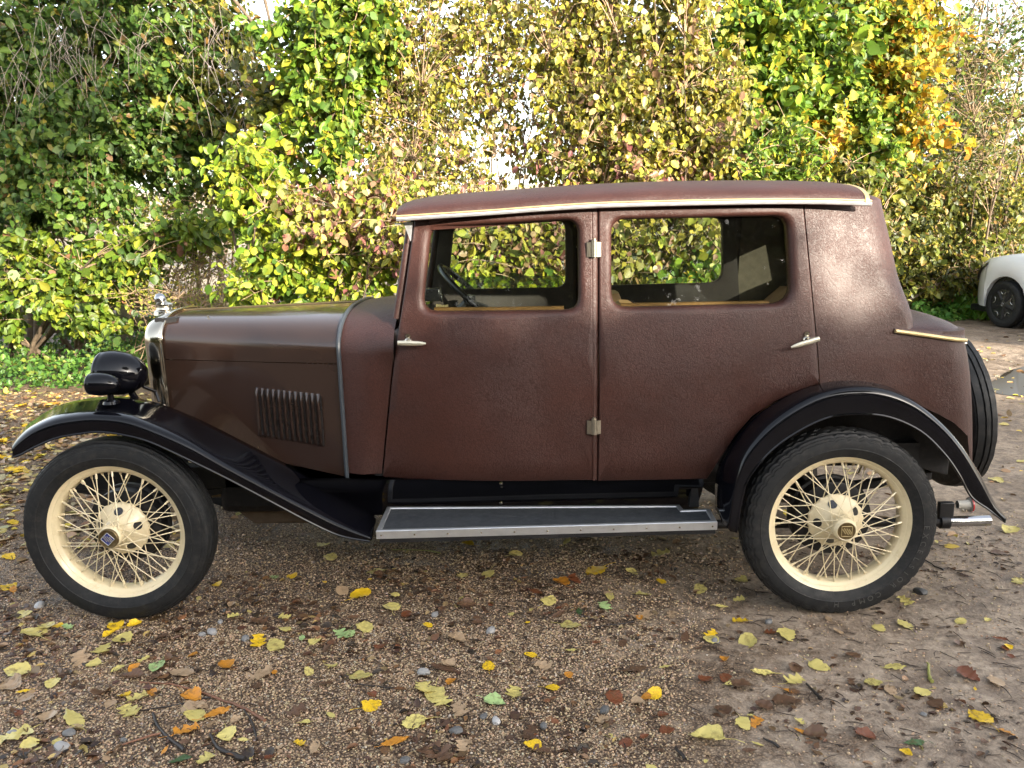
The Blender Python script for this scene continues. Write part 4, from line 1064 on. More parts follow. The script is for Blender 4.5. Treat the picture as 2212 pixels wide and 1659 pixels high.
shrub("lime_tree", "green lime tree with large leaves above the rear door", "tree", (3.6, 5.2), 2,
      [(1680, -100, 4.8, .7, .35, .4, 60), (1640, 60, 4.7, .50, .42, .4, 62), (1760, 90, 4.8, .52, .44, .4, 66), (1690, 200, 4.6, .46, .30, .4, 48), (1850, 60, 5.0, .45, .4, .4, 46), (1620, 160, 4.6, .28, .3, .3, 24)], 'green', .105, 1.0, GRP, droop=.6, stem_r=.04, nleaf=26)
shrub("field_maple", "field maple turning orange and yellow above the rear corner of the roof", "tree", (4.5, 5.6), 3,
      [(1920, -100, 5.2, .7, .4, .4, 56), (1900, 60, 5.0, .55, .45, .4, 62), (1960, 150, 5.0, .45, .40, .4, 52), (1860, 230, 4.8, .42, .32, .4, 46, 'green'), (1970, 280, 4.9, .42, .34, .4, 44), (1880, 340, 4.7, .36, .22, .35, 36, 'green'), (1780, 300, 4.7, .34, .22, .3, 34), (2010, 40, 5.2, .35, .4, .4, 30)], 'maple', .085, 1.0, GRP, shape='lobed', aspect=.95, droop=.6, stem_r=.035, nleaf=28)
shrub("elder_shrub", "elder shrub with narrow green leaflets just above the rear door window", "bush", (3.0, 4.2), 5,
      [(1680, 330, 3.9, .32, .28, .3, 46), (1740, 360, 3.9, .25, .2, .3, 28), (1620, 370, 3.8, .25, .2, .3, 24)], 'green', .085, 1.0, GRP, shape='long', aspect=.8, droop=.5, stem_r=.014, nleaf=30)
shrub("thorn_bush", "twiggy half-bare thorn bush at the upper right edge of the photo", "bush", (7.9, 9.4), 16,
      [(2120, -90, 8.8, 1.2, .5, .5, 90), (2080, 130, 8.6, .65, .8, .5, 120), (2170, 250, 8.6, .7, .7, .5, 110), (2090, 330, 8.4, .65, .5, .5, 80), (2200, 70, 8.8, .7, .7, .5, 100, 'dark')], 'olive', .07, 1.0, GRP, droop=.4, spread=.6, stem_r=.022, twig=1.0, nleaf=9)
shrub("hazel_hedge", "dense olive-green hazel hedge behind the boot of the brown car", "hedge", (6.9, 9.6), 8,
      [(1960, 430, 8.7, .75, .65, .5, 95), (2010, 550, 8.9, .75, .55, .5, 100), (2100, 460, 9.2, .8, .62, .5, 105), (2100, 590, 9.3, .8, .42, .5, 90), (1990, 620, 8.9, .75, .30, .45, 80), (1930, 520, 8.4, .6, .6, .5, 70)], 'olive', .10, 1.0, GRP, droop=.75, spread=.7, stem_r=.025, nleaf=26)
shrub("privet_hedge", "small-leaved yellowish privet hedge beside the white car", "hedge", (9.6, 10.6), 8,
      [(2150, 420, 9.9, .9, .7, .5, 120), (2200, 540, 10.0, .9, .65, .5, 120), (2240, 350, 9.9, .9, .7, .5, 80), (2270, 470, 9.9, 1.0, .9, .6, 90), (2180, 610, 10.0, .9, .4, .5, 80)], 'tiny', .055, 1.0, GRP, droop=.5, spread=.8, nleaf=36)
# the hedge seen through and below the windows of the car
shrub("dogwood_hedge", "low dogwood hedge seen through the front door windows", "hedge", (1.35, 3.5), 8,
      [(960, 520, 3.1, .34, .26, .3, 54), (1090, 540, 3.1, .36, .28, .3, 60), (1180, 520, 3.1, .34, .26, .3, 56), (1020, 620, 3.0, .36, .24, .3, 52, 'lime'), (1150, 620, 3.0, .36, .24, .3, 52, 'lime'), (1080, 460, 3.3, .5, .2, .3, 40)], 'dogwood', .082, 1.0, GRP, droop=.9, spread=.4, stem_r=.014, nleaf=24)
shrub("dogwood_hedge", "low dark-hearted dogwood hedge seen through the rear door windows", "hedge", (2.6, 3.6), 8,
      [(1350, 520, 3.2, .36, .28, .3, 56), (1470, 510, 3.2, .36, .28, .3, 56), (1400, 610, 3.1, .36, .24, .3, 50, 'olive'), (1510, 600, 3.1, .34, .24, .3, 46, 'green'), (1290, 600, 3.1, .3, .24, .3, 40), (1450, 440, 3.4, .5, .2, .3, 40)], 'yellow', .08, 1.0, GRP, droop=.9, spread=.4, stem_r=.014, nleaf=24)
shrub("hazel_hedge", "olive hazel hedge rising right behind the rear quarter of the brown car", "hedge", (4.0, 4.9), 6,
      [(1800, 420, 4.5, .5, .34, .35, 60), (1680, 480, 4.3, .5, .4, .35, 56), (1850, 520, 4.5, .5, .4, .35, 56), (1930, 400, 4.9, .32, .3, .35, 36), (1700, 640, 4.5, .55, .35, .35, 40), (1840, 640, 4.7, .5, .38, .35, 44)], 'olive', .085, 1.0, GRP, droop=.75, spread=.4, nleaf=24)
shrub("hawthorn_bush", "brownish small-leaved hawthorn under the dark lime, pale field showing through", "bush", (-3.2, 7.4), 14,
      [(60, 480, 7.0, .9, .4, .5, 60, 'olive'), (250, 470, 7.0, .9, .35, .5, 50), (420, 430, 6.9, .8, .4, .5, 46, 'olive'), (560, 440, 6.4, .5, .4, .5, 40), (500, 330, 6.8, .6, .5, .5, 36, 'olive'), (620, 400, 6.0, .4, .5, .4, 30), (640, 230, 6.2, .5, .6, .5, 30, 'olive')], 'tiny', .048, 1.0, GRP, droop=.4, spread=.9, stem_r=.016, twig=1.0, nleaf=16, bark=MT['twigm'])
shrub("bramble_patch", "tangled bare bramble stems with a few tiny leaves below the left trees", "bush", (-2.6, 6.0), 26,
      [(400, 600, 5.4, .55, .25, .4, 80), (470, 560, 5.4, .5, .3, .4, 70), (330, 640, 5.3, .5, .2, .4, 50), (540, 660, 5.0, .4, .2, .4, 50), (440, 660, 4.9, .5, .18, .4, 50)], 'tiny', .034, 1.0, GRP, droop=.3, spread=.6, stem_r=.007, twig=1.0, nleaf=14, bark=MT['twigm'])
bt = thing("bare_branches", "grey bare hanging twigs across the top left of the dark lime", "branch", tuple(at(250, 60, 5.2)), GRP)
tw = MB()
for k in range(170):
    cxp, cyp, dp = [(60, 60, 5.3), (180, 90, 5.3), (470, 110, 5.4), (360, 60, 5.4), (20, 140, 5.2), (560, 180, 5.2)][k % 6]
    p = at(cxp + rng.normal(0, 70), cyp + rng.normal(0, 45), dp + rng.normal(0, .15)); L = rng.uniform(.15, .7); side_ = rng.normal(0, .35)
    q = p + np.array([side_ * L, rng.normal(0, .1), -L * rng.uniform(.4, 1.1)]); tw.tube(bezier(p, (p + q) / 2 + np.array([0, 0, .12 * L]) + rng.normal(0, .03, 3), q, 6), list(np.linspace(.0030, .0012, 6)), 3, cap=False)
tw.build("twigs", plain("grey_twig", (.24, .20, .17), .9, 0, 0, .3, 20), bt, ang=180, fixn=False)
bg = MB()
for a_, b_ in (((560, -40), (600, 150)), ((480, -30), (690, 260))):
    p, q = at(*a_, 5.6), at(*b_, 5.5); bg.tube(bezier(p, (p + q) / 2 + np.array([0, .1, .12]), q, 9), list(np.linspace(.022, .007, 9)), 6)
bg.build("limb", MT['bark'], bt, ang=180)
# farther trees that close the hedge
for i, (px_, dep, w_, h_, pal_, lab, nb_) in enumerate([
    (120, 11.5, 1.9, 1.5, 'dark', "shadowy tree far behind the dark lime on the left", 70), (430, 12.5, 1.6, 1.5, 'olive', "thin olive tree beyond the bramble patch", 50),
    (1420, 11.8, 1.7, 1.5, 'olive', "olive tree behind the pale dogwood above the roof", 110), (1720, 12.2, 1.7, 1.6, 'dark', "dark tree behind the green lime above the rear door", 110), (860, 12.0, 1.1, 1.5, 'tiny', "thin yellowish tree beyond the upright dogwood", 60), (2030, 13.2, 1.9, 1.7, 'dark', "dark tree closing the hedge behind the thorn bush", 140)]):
    c_ = at(px_, 250, dep)
    shrub("background_tree", lab, "tree", (c_[0], dep), 4, [(px_ - 90, 150, dep, w_, h_, .8, nb_), (px_ + 60, 260, dep, w_, h_, .8, nb_), (px_, 420, dep, w_, .7, .8, nb_ * .6)], pal_, .12, 1.0, "trees beyond the hedge", droop=.5, stem_r=.07, nleaf=24)

# ------------------------------------------------------------------ unseen trees added behind the viewer to shade the foreground and the left lime
def far_row(name, label, boxes, base, n_per, leaf, pal, box=False):
    t_ = thing(name, label, "tree", (base[0], base[1], GZ)); P = []
    tr = MB().tube([(base[0], base[1], GZ - .1), (base[0] + .05, base[1], 1.5), (base[0], base[1], boxes[0][2])], [.16, .13, .06], 8)
    tr.build("trunk", MT['bark'], t_, ang=180)
    for (x, y, z, rx, ry, rz, n) in boxes:
        d = rng.uniform(-1, 1, (n, 3)) if box else unit(rng.normal(0, 1, (n, 3))) * rng.uniform(.2, 1, (n, 1)) ** .4
        P.append(np.array([x, y, z]) + d * np.array([rx, ry, rz]) + rng.normal(0, .10, (n, 3)))
    P = np.concatenate(P); P = P[P[:, 2] > .02]; n = len(P)
    leaf_cloud("foliage", P, rng.normal(0, 1, (n, 3)) + np.array([0, 0, -.5]), rng.normal(0, 1, (n, 3)), leaf * rng.uniform(.6, 1.2, n), colours(pal, n), MT['leaf'], t_)
SH = 1.0
ORD = "first second third fourth fifth sixth seventh eighth ninth tenth eleventh twelfth thirteenth fourteenth".split()
for i, x in enumerate(np.arange(-10.6, 23, 2.5)):
    h = 4.85 + .10 * sin(i * 2.1)
    far_row("shade_row_tree", f"unseen shade tree added behind the viewer, {ORD[i]} from the left", [(x, -11, h * .5, 1.75, .9, h * .5, 6200), (x, -11, h - .16, 1.7, .9, .16, 2000)], (x, -11), 1, .22, 'olive', True)
far_row("tall_shade_tree", "tall unseen tree added behind the viewer to shade the dark lime on the left", [(6.9, -8.0, 8.5, 1.6, 1.5, 2.2, 6500), (5.5, -8.0, 8.0, 1.5, 1.4, 1.7, 4500)], (6.6, -8.2), 1, .24, 'green')

# ------------------------------------------------------------------ timber fence behind the hazel
fe = thing("timber_fence", "low weathered timber rail fence half hidden behind the hazel bush on the left", "fence", (-3.9, 7.3, GZ))
for xx in (-6.2, -4.9, -3.62, -2.3): MB().box((xx - .07, 7.24, GZ - .1), (xx + .07, 7.36, .74)).build("post", MT['oldwood'], fe, bevel=.012)
for z in (.17, .45): MB().box((-6.5, 7.36, z), (-1.9, 7.42, z + .19)).build("rail", MT['oldwood'], fe, bevel=.01)

# ------------------------------------------------------------------ weeds and grass
def scatter_poly(pxs, n, z=GZ):
    w = [gnd(*p) for p in pxs]; w = np.array(w)[:, :2]; lo_, hi_ = w.min(0), w.max(0); out = []
    while len(out) < n:
        q = rng.uniform(lo_, hi_, (n * 2, 2)); ins = np.zeros(len(q), bool)
        for i in range(len(w)):
            a, b = w[i], w[i - 1]
            c = ((a[1] > q[:, 1]) != (b[1] > q[:, 1])) & (q[:, 0] < (b[0] - a[0]) * (q[:, 1] - a[1]) / (b[1] - a[1] + 1e-12) + a[0]); ins ^= c
        out += list(q[ins])
    return np.array(out[:n])
PAL['weed'] = [((.045, .12, .02), 4), ((.08, .18, .03), 4), ((.13, .23, .035), 2), ((.22, .27, .045), 1)]
PAL['grass'] = [((.13, .30, .035), 3), ((.22, .40, .05), 3), ((.32, .42, .08), 1)]
PAL['verge'] = [((.08, .22, .035), 3), ((.14, .32, .05), 3), ((.22, .38, .07), 1)]  # weed greens brightened, the colour stands in for light on the verge
def weeds(name, pxs, n, size, hgt, pal, blade=False, mat=None):
    q = scatter_poly(pxs, n); cl = np.sin(q[:, 0] * 5.1 + 1) * np.sin(q[:, 1] * 4.3) * .5 + .6
    h = np.array([hills(a, b) for a, b in q])
    P = np.column_stack([q, h + rng.uniform(0, 1, n) ** 1.3 * hgt * cl])
    if blade: P[:, 2] = h; D = rng.normal(0, .35, (n, 3)) + np.array([0, 0, 1.0]); Nn = rng.normal(0, 1, (n, 3))
    else: D = rng.normal(0, .7, (n, 3)) + np.array([0, -.3, -.15]); Nn = rng.normal(0, .45, (n, 3)) + np.array([.15, -.5, .75])
    o = leaf_cloud(name, P, D, Nn, size * rng.uniform(.5, 1.3, n), colours(pal, n), MT['leaf'], None, .35 if blade else .72, 'long' if blade else 'oval')
    o['kind'] = 'stuff'; return o
weeds("nettle_patch", [(-150, 745), (60, 762), (330, 735), (345, 800), (250, 850), (120, 838), (-150, 880)], 5200, .058, .34, 'weed')
weeds("undergrowth", [(-300, 690), (330, 672), (420, 715), (330, 745), (-300, 755)], 2600, .06, .5, 'weed')
weeds("verge_weeds", [(1930, 640), (2060, 632), (2110, 690), (1990, 700), (1930, 690)], 4200, .075, .34, 'verge')
weeds("verge_grass", [(2010, 640), (2230, 610), (2230, 690), (2105, 694), (2040, 680)], 4200, .26, .2, 'grass', True)
weeds("undergrowth", [(300, 770), (700, 735), (1500, 730), (2000, 668), (2000, 640), (1500, 660), (300, 690)], 5200, .06, .42, 'weed')

# ------------------------------------------------------------------ white hatchback nosed into the hedge
wp = gnd(2168, 707); HA = radians(-79)
wc = thing("white_hatchback", "white modern hatchback parked nose-in to the hedge at the right edge", "car", (0, 0, 0))
prof_t = [(-.80, .46), (-.785, .60), (-.73, .72), (-.62, .82), (-.40, .90), (-.05, .955), (.30, .99), (.60, 1.02), (1.0, 1.24), (1.35, 1.42), (1.8, 1.48), (2.4, 1.45), (2.85, 1.28), (3.1, 1.0), (3.2, .75), (3.22, .45)]
def wtop(x): return interp(x, [p[0] for p in prof_t], [p[1] for p in prof_t])
def wplan(x): return .84 - .30 * max(0, (-x - .15) / .65) ** 2.2 - .10 * max(0, (x - 2.6) / .6) ** 2
def wlow(x):
    z = .24
    for xc_ in (0, 2.48):
        d_ = abs(x - xc_)
        if d_ < .365: z = max(z, .30 + sqrt(.365 ** 2 - d_ ** 2))
    return z
xsw = sorted(set(list(np.linspace(-.80, 3.22, 60)) + [-.366, -.364, .364, .366, 2.114, 2.116, 2.844, 2.846]))
rows = []
for x in xsw:
    w_, t_, l_ = wplan(x), min(wtop(x), 1.0), wlow(x)
    bl_ = min(.93, t_ - .04); row = [np.array([x, -w_ + .05, l_]), np.array([x, -w_, l_ + .004])]
    for s in (.25, .5, .75): row.append(np.array([x, -w_ - .018 * sin(pi * s) - (.020 * max(0, 1 - (abs(x) / .48) ** 2)), l_ + (bl_ - l_) * s]))
    row += [np.array([x, -w_ + .01, bl_]), np.array([x, -w_ + .05, bl_ + (t_ - bl_) * .7]), np.array([x, -w_ + .14, t_ - .004]), np.array([x, -w_ * .5, t_ + .02]), np.array([x, 0, t_ + .03])]
    rows.append(row)
wm = MB().grid(rows); r2 = MB(); r2.v = [(x, -y, z) for x, y, z in wm.v]; r2.f = [f[::-1] for f in wm.f]
n0 = len(wm.v); wm.v += r2.v; wm.f += [tuple(i + n0 for i in f) for f in r2.f]
wb = wm.build("body", MT['white'], wc, ang=45, local=True)
gh = MB(); rows = []
for x in np.linspace(.58, 3.0, 18):
    t_ = max(wtop(x), 1.0); rows.append([np.array([x, -.79, .985]), np.array([x, -.79 + .22 * (t_ - 1) / .48, .99 + (t_ - .99) * .75]), np.array([x, -.79 + .34 * min(1, (t_ - 1) / .3), t_ - .01]), np.array([x, 0, t_ + .02]), np.array([x, .79 - .34 * min(1, (t_ - 1) / .3), t_ - .01]), np.array([x, .79 - .22 * (t_ - 1) / .48, .99 + (t_ - .99) * .75]), np.array([x, .79, .985])])
MB().grid(rows).build("glasshouse", MT['lampglass'], wc, ang=60, local=True)
rr = MB().grid([[np.array([x, y * (.52 - .04 * abs(x - 2)), wtop(x) + .028 - .02 * y * y]) for y in np.linspace(-1, 1, 7)] for x in np.linspace(1.36, 2.7, 8)]); rr.build("roof", MT['white'], wc, ang=60, local=True)
for s in (-1, 1):
    hl = MB().grid([[np.array([x, s * (wplan(x) + .045 - q * .10), lerp(wtop(x) - .16 + .12 * (x + .76), wtop(x) - .015, q)]) for q in np.linspace(0, 1, 4)] for x in np.linspace(-.745, -.36, 8)])
    hl.build("headlight", MT['lampglass'], wc, ang=60, local=True)
    MB().box((-.70, s * .45 - .3, .16), (.0 - .37, s * .45 + .3, .25)).build("bumper_lip", MT['dark'], wc, local=True, bevel=.02)
    for xc_ in (0, 2.48):
        MB().lathe([(-.11, .0), (-.11, .2), (-.11, .36), (.16, .36), (.16, 0)], c=(xc_, s * .66, .33), seg=40).build("wheel_well", MT['dark'], wc, local=True)
        ty = MB().lathe([(-.095, .20), (-.105, .23), (-.108, .265), (-.095, .295), (-.08, .303), (-.05, .305), (-.048, .299), (-.042, .299), (-.04, .306), (.0, .306), (.002, .299), (.008, .299), (.01, .306), (.05, .305), (.08, .303), (.1, .28), (.1, .2)], seg=64)
        if s > 0: ty.v = [(x, -y, z) for x, y, z in ty.v]
        st_ = radians(-6)
        ty.v = [(xc_ + x, s * .755 + y, .305 + z) for x, y, z in ty.v]
        two = ty.build("wheel", MT['rubber'], wc, local=True, ang=30)
        cv = MB().lathe([(-.098, 0), (-.100, .04), (-.094, .07), (-.088, .15), (-.094, .19), (-.09, .205)], seg=40); 
        ac = MB()
        for k in range(5):
            a = 2 * pi * k / 5 + pi / 2
            pts = [np.array([.168 * cos(a + t) - (.035 * (1 - (t / .26) ** 2)) * cos(a), -.099, .168 * sin(a + t) - (.035 * (1 - (t / .26) ** 2)) * sin(a)]) for t in np.linspace(-.26, .26, 9)]
            ac.tube(pts, [.002, .006, .006, .004, .003, .004, .006, .006, .002], 6)
            c2 = MB().tube([np.array([.12 * cos(a), -.093, .12 * sin(a)]), np.array([.12 * cos(a), -.084, .12 * sin(a)])], .001, 4)
        em = MB().tube([np.array([.022 * cos(t) * .72, -.102, .022 * sin(t)]) for t in np.linspace(0, 2 * pi, 17)[:-1]], .0035, 6, closed=True)
        sp5 = MB()
        for k in range(5):
            a = 2 * pi * k / 5 + pi / 2 + pi / 5; ra, ta = np.array([cos(a), 0, sin(a)]), np.array([-sin(a), 0, cos(a)])
            sp5.grid([[ra * r_ + ta * w_ + np.array([0, y_, 0]) for w_, y_ in ((-.034, -.088), (-.022, -.100), (.022, -.100), (.034, -.088))] for r_ in (.05, .12, .19)])
        for m_, nm, ma in ((cv, "wheel_cover", MT['dark']), (ac, "cover_accent", MT['silver']), (em, "hub_emblem", MT['silver']), (sp5, "cover_spoke", MT['blackmat'])):
            m_.v = [(xc_ + x, (y if s < 0 else -y) + s * .755, .305 + z) for x, y, z in m_.v]; m_.build(nm, ma, two, local=True, ang=50)
MB().box((-.3, -.7, .2), (3.0, .7, .4)).build("underbody", MT['dark'], wc, local=True)
for o in [c for c in wc.children]: o.matrix_parent_inverse = Matrix.Identity(4)
wc.rotation_euler = (0, 0, HA)
off = Matrix.Rotation(HA, 3, 'Z') @ Vector((0, -.80, 0))
wc.location = (wp[0] - off.x, wp[1] - off.y, GZ)

# ------------------------------------------------------------------ puddle
pm, nt, b = mat_new("puddle_water"); setin(b, Roughness=.03); b.inputs['Base Color'].default_value = (.045, .037, .028, 1)
bump(nt, b, noise(nt, 3, 2, .5, texco(nt)).outputs[0], .05, .004)
pc = [gnd(*p) for p in [(2128, 838), (2150, 822), (2172, 806), (2200, 796), (2240, 790), (2330, 800), (2400, 830), (2330, 862), (2240, 858), (2190, 856), (2152, 850)]]
pl_ = [np.array([p[0], p[1], GZ + .004]) for p in catmull(pc + [pc[0]], 5)[:-1]]
pu = MB().face(pl_).build("puddle", pm, None, fixn=False); pu['kind'] = 'structure'

# ------------------------------------------------------------------ fallen leaves, twigs and stones
def leaf_mesh(name, kind, seed):
    r_ = np.random.default_rng(seed); n = 13; rows = []; cu_, tw_ = r_.uniform(.0, .75), r_.uniform(-.3, .3)
    if kind == 'curled': cu_ = r_.uniform(.7, 1.1)
    for i in range(n):
        t = i / (n - 1)
        if kind == 'narrow': w = .20 * sin(pi * t ** .9) ** .8
        elif kind == 'lobed': w = .16 + .30 * abs(sin(2.6 * pi * t ** .85)) * (1 - .45 * t) if 0 < t < 1 else .02
        else: w = .40 * sin(pi * min(1, t ** .78 * 1.0)) ** .62
        if t in (0, 1): w = .006
        wl, wr_2 = w * (1 + r_.normal(0, .07)), w * (1 + r_.normal(0, .07))
        row = []
        for s in (-1, -.5, 0, .5, 1):
            ww = wl if s < 0 else wr_2
            row.append((t - .5 + (.03 * r_.normal() if abs(s) == 1 else 0), s * ww, .02 + cu_ * (s * ww) ** 2 * 1.2 + .10 * cu_ * (t - .5) ** 2 * 2 + tw_ * s * ww * (t - .5) * 2 + r_.normal(0, .022) - (.012 if s == 0 else 0)))
        rows.append(row)
    m_ = MB().grid(rows)
    L = r_.uniform(.25, .65); m_.tube([(-.49, 0, .015), (-.49 - L * .5, r_.uniform(-.06, .06), .03), (-.49 - L, r_.uniform(-.15, .15), .012)], [.013, .010, .014], 4)
    me = bpy.data.meshes.new(name); me.from_pydata(m_.v, [], m_.f); me.update(); me.polygons.foreach_set('use_smooth', [True] * len(me.polygons)); me.materials.append(MT['fallen']); return me
LM = {k: [leaf_mesh("fallen_leaf", k, 10 * j + i) for i in range(4)] for j, k in enumerate(('oval', 'narrow', 'lobed', 'curled'))}
LCOL = {'P': ((.56, .47, .15), 'pale yellow'), 'Y': ((.72, .46, .02), 'bright yellow'), 'O': ((.50, .21, .025), 'orange'), 'R': ((.15, .048, .02), 'rust red'),
        'B': ((.115, .062, .036), 'dark brown'), 'T': ((.36, .25, .15), 'tan'), 'G': ((.34, .47, .19), 'pale green'), 'D': ((.05, .10, .035), 'dark green')}
hand = """P69,1373,57 P101,1357,37 Y124,1355,22 G146,1357,22 Y250,1355,36 Y291,1352,27 P267,1385,44 P223,1405,40 T175,1427,47 P311,1427,22 G339,1444,36 P202,1439,28 P255,1449,27 P37,1454,50 T27,1484,50
Y52,1496,22 P113,1479,34 B223,1501,47 Y270,1506,30 P297,1511,37 P279,1540,47 P161,1558,67 T106,1551,40 P32,1592,64 P64,1612,36 P422,1550,47 O469,1543,50 O403,1583,47 P492,1592,42 O356,1627,22 P443,1644,34 T680,1617,42
D386,1645,60 R584,1640,24 O416,1419,22 O487,1440,37 Y559,1388,37 P594,1397,44 O593,1456,14 P715,1442,32 P682,1388,30 G736,1373,28 P504,1333,22 P615,1335,22 Y470,1266,22 Y631,1247,24 P421,1289,22 O290,1447,27 B292,1464,36
O329,1501,24 T393,1457,54 T559,1462,50 T416,1529,44 O416,1509,44 Y780,1287,44 P854,1288,18 P845,1315,42 P813,1237,37 P1054,1243,32 P1000,1247,30 O1210,1262,40 R1156,1281,30 P1186,1300,37 Y1287,1235,50 Y1428,1259,22 P1317,1290,36 G1306,1312,32
D1252,1324,27 P1390,1287,30 T1390,1334,40 P1428,1200,37 P1233,1353,40 Y923,1354,24 P787,1358,40 G753,1373,32 T987,1385,40 Y1139,1348,12 P1233,1408,20 Y1055,1442,32 T1173,1442,32 T968,1437,30 P780,1463,47 P916,1489,50 P941,1505,50 P951,1516,45
G1069,1519,44 P1111,1500,40 T992,1536,38 Y803,1527,43 P894,1563,50 Y1415,1502,34 O1395,1509,22 R1329,1511,44 Y1151,1613,36 B1170,1625,36 O854,1605,50 T998,1616,30 B1146,1586,42 B944,1635,74 B1368,1450,50 B961,1447,50
P1512,1277,30 P1596,1298,22 P1559,1313,22 Y1599,1344,30 P1537,1385,34 P1616,1388,44 P1699,1374,44 R1663,1370,24 P1899,1360,30 P1954,1352,34 O1565,1428,22 P1647,1456,42 P1716,1474,40 P1770,1442,42 B1716,1447,32 P1886,1477,38 P1927,1444,46 P1991,1498,38
R2090,1462,44 Y2116,1552,50 B2021,1523,38 R1867,1592,40 Y1958,1631,26 P1529,1597,64 P1606,1567,36 P1622,1549,14 R1525,1472,34 B1599,1484,46 B1699,1518,54 B1650,1529,36 T2150,1474,38 P2134,1342,14 P1955,1300,28 D1975,1608,38
P2151,1039,27 P2181,1148,36 P2204,998,18 P2200,1258,30 P2023,1173,14 P1601,1258,30 Y32,1018,46 P51,1037,30 Y5,991,30 P15,1064,34 T60,1075,30 Y28,1130,26 Y20,1270,34 T60,1290,40 P50,1330,34 P700,1180,30 P715,1205,32 Y1010,1178,24 P1115,1200,30 P1225,1172,26
T740,1280,30 R640,1300,28 B560,1345,34 R880,1330,28 B1010,1310,34 R1240,1255,30 B1480,1380,36 T1450,1330,24 R1290,1390,26 B1560,1540,40 T1300,1560,36 B640,1540,40 B700,1480,34 R820,1400,26 B1840,1420,34 T1790,1340,26 B1760,1590,44 R1440,1580,30 B120,1630,44 R40,1400,26 B350,1380,30"""
def region_of(px, py):
    if py < 1090 and px < 130: return "beyond the front wing"
    if py < 1345 and px < 120: return "left of the front tyre"
    if px > 1980 and py < 1300: return "behind the rear tyre"
    if py < 1230: return "under the running board"
    side = "on the far left" if px < 230 else "below the front tyre" if px < 520 else "before the running board" if px < 860 else "below the front door" if px < 1290 else "below the rear door" if px < 1580 else "below the rear tyre" if px < 1960 else "on the muddy right"
    row = "by the car" if py < 1370 else "midway" if py < 1500 else "near the viewer"
    return row + " " + side
items = []
rl = random.Random(5)
for tok in hand.split():
    c = tok[0]; px, py, w = map(float, tok[1:].split(',')); items.append((c, px, py, w, True))
for k in range(115):
    px, py = rl.uniform(0, 2212), 1190 + 460 * rl.random() ** 1.1
    if 45 < px < 470 and py < 1345 or 1590 < px < 2030 and py < 1330: continue
    items.append((rl.choices('PYORBTG', (2, 1, 1, 2, 5, 3, .3) if px < 1500 else (2, .6, .7, 1.5, 2.5, 1.5, .2))[0], px, py, rl.uniform(10, 30), False))
for k in range(40):
    px, py = rl.uniform(-40, 330), rl.uniform(868, 1000); items.append((rl.choices('PYOTB', (3, 3, 1, 3, 2))[0], px, py, rl.uniform(12, 26), False))
seen = {}
made = []
for c, px, py, w, big in items:
    if 45 < px < 470 and 960 < py < 1325: continue
    g_ = gnd(px, py, GZ); ppm = FPX / ((g_ - CAM) @ FWD); size = w / ppm
    kind = rl.choices(('oval', 'narrow', 'lobed', 'curled'), (5, 1.2, 2, .8) if c in 'PYG' else (2, 2, 1.2, 2.5))[0]
    if c == 'D': kind = 'narrow'
    vi = rl.randrange(4); me = LM[kind][vi]
    o = bpy.data.objects.new("fallen_leaf", me); COL.objects.link(o)
    o.location = (g_[0], g_[1], GZ + .006); s = size * (1.25 if kind == 'narrow' else 1.12); o.scale = (s, s, s)
    o.rotation_euler = (rl.gauss(0, .14), rl.gauss(0, .14), rl.uniform(0, 2 * pi))
    col, cn = LCOL[c]; f = rl.uniform(.82, 1.15); o.color = (min(1, col[0] * f), min(1, col[1] * f), min(1, col[2] * f), 1)
    sz = "tiny" if size < .026 else "small" if size < .045 else "medium" if size < .066 else "large"
    sh = {'oval': 'rounded', 'narrow': 'narrow', 'lobed': 'lobed', 'curled': 'curled'}[kind]
    made.append((o, f"{sz} {cn} {sh} fallen leaf", region_of(px, py), px, py))
byk = {}
for m in made: byk.setdefault((m[1], m[2]), []).append(m)
for (a, b_), lst in byk.items():
    if len(lst) == 1: tag(lst[0][0], f"{a} {b_}" if len(f"{a} {b_}".split()) < 17 else f"{a} {b_}".replace(' fallen', ''), "leaf", "fallen leaves on the gravel")
    else:
        lst.sort(key=lambda m: m[3]); words_ = ["leftmost", "second from the left", "third from the left", "fourth from the left", "fifth from the left", "sixth from the left", "seventh from the left", "eighth from the left"]
        for i, m in enumerate(lst):
            a = a.replace('  ', ' ')
            pre = "rightmost" if i == len(lst) - 1 else words_[min(i, 7)]
            if len(f"{a} {b_}, {pre}".split()) > 16: a = a.replace(' fallen', '')
            tag(m[0], f"{a} {b_}, {pre}", "leaf", "fallen leaves on the gravel")

# fine litter and loose stones nobody could count
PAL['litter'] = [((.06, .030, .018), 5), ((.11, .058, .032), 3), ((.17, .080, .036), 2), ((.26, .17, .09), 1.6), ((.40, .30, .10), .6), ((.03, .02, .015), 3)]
PAL['litterlit'] = [((.40, .33, .12), 3), ((.36, .22, .10), 3), ((.20, .12, .06), 3), ((.55, .40, .06), 1.5), ((.44, .36, .24), 2)]  # litter tones brightened, sunlight put into the colour
def litter(name, pxs, n, size, pal, spread=.6):
    q = scatter_poly(pxs, n * 4); den = np.sin(q[:, 0] * 3.1 + 1.3 * np.sin(q[:, 1] * 4.7)) * np.sin(q[:, 1] * 6.3 + q[:, 0] * 2.2) + .5 * np.sin(q[:, 0] * 11.3 + q[:, 1] * 8.1) + rng.normal(0, spread, n * 4)
    q = q[np.argsort(-den)[:n]]; P = np.column_stack([q, np.full(n, GZ + .003)])
    D = np.column_stack([rng.normal(0, 1, (n, 2)), rng.normal(0, .12, n)]); Nn = rng.normal(0, .22, (n, 3)) + np.array([0, 0, 1.0])
    o = leaf_cloud(name, P, D, Nn, size * rng.uniform(.4, 1.5, n) , colours(pal, n, .35), MT['litter'], None, .7); o['kind'] = 'stuff'; return o
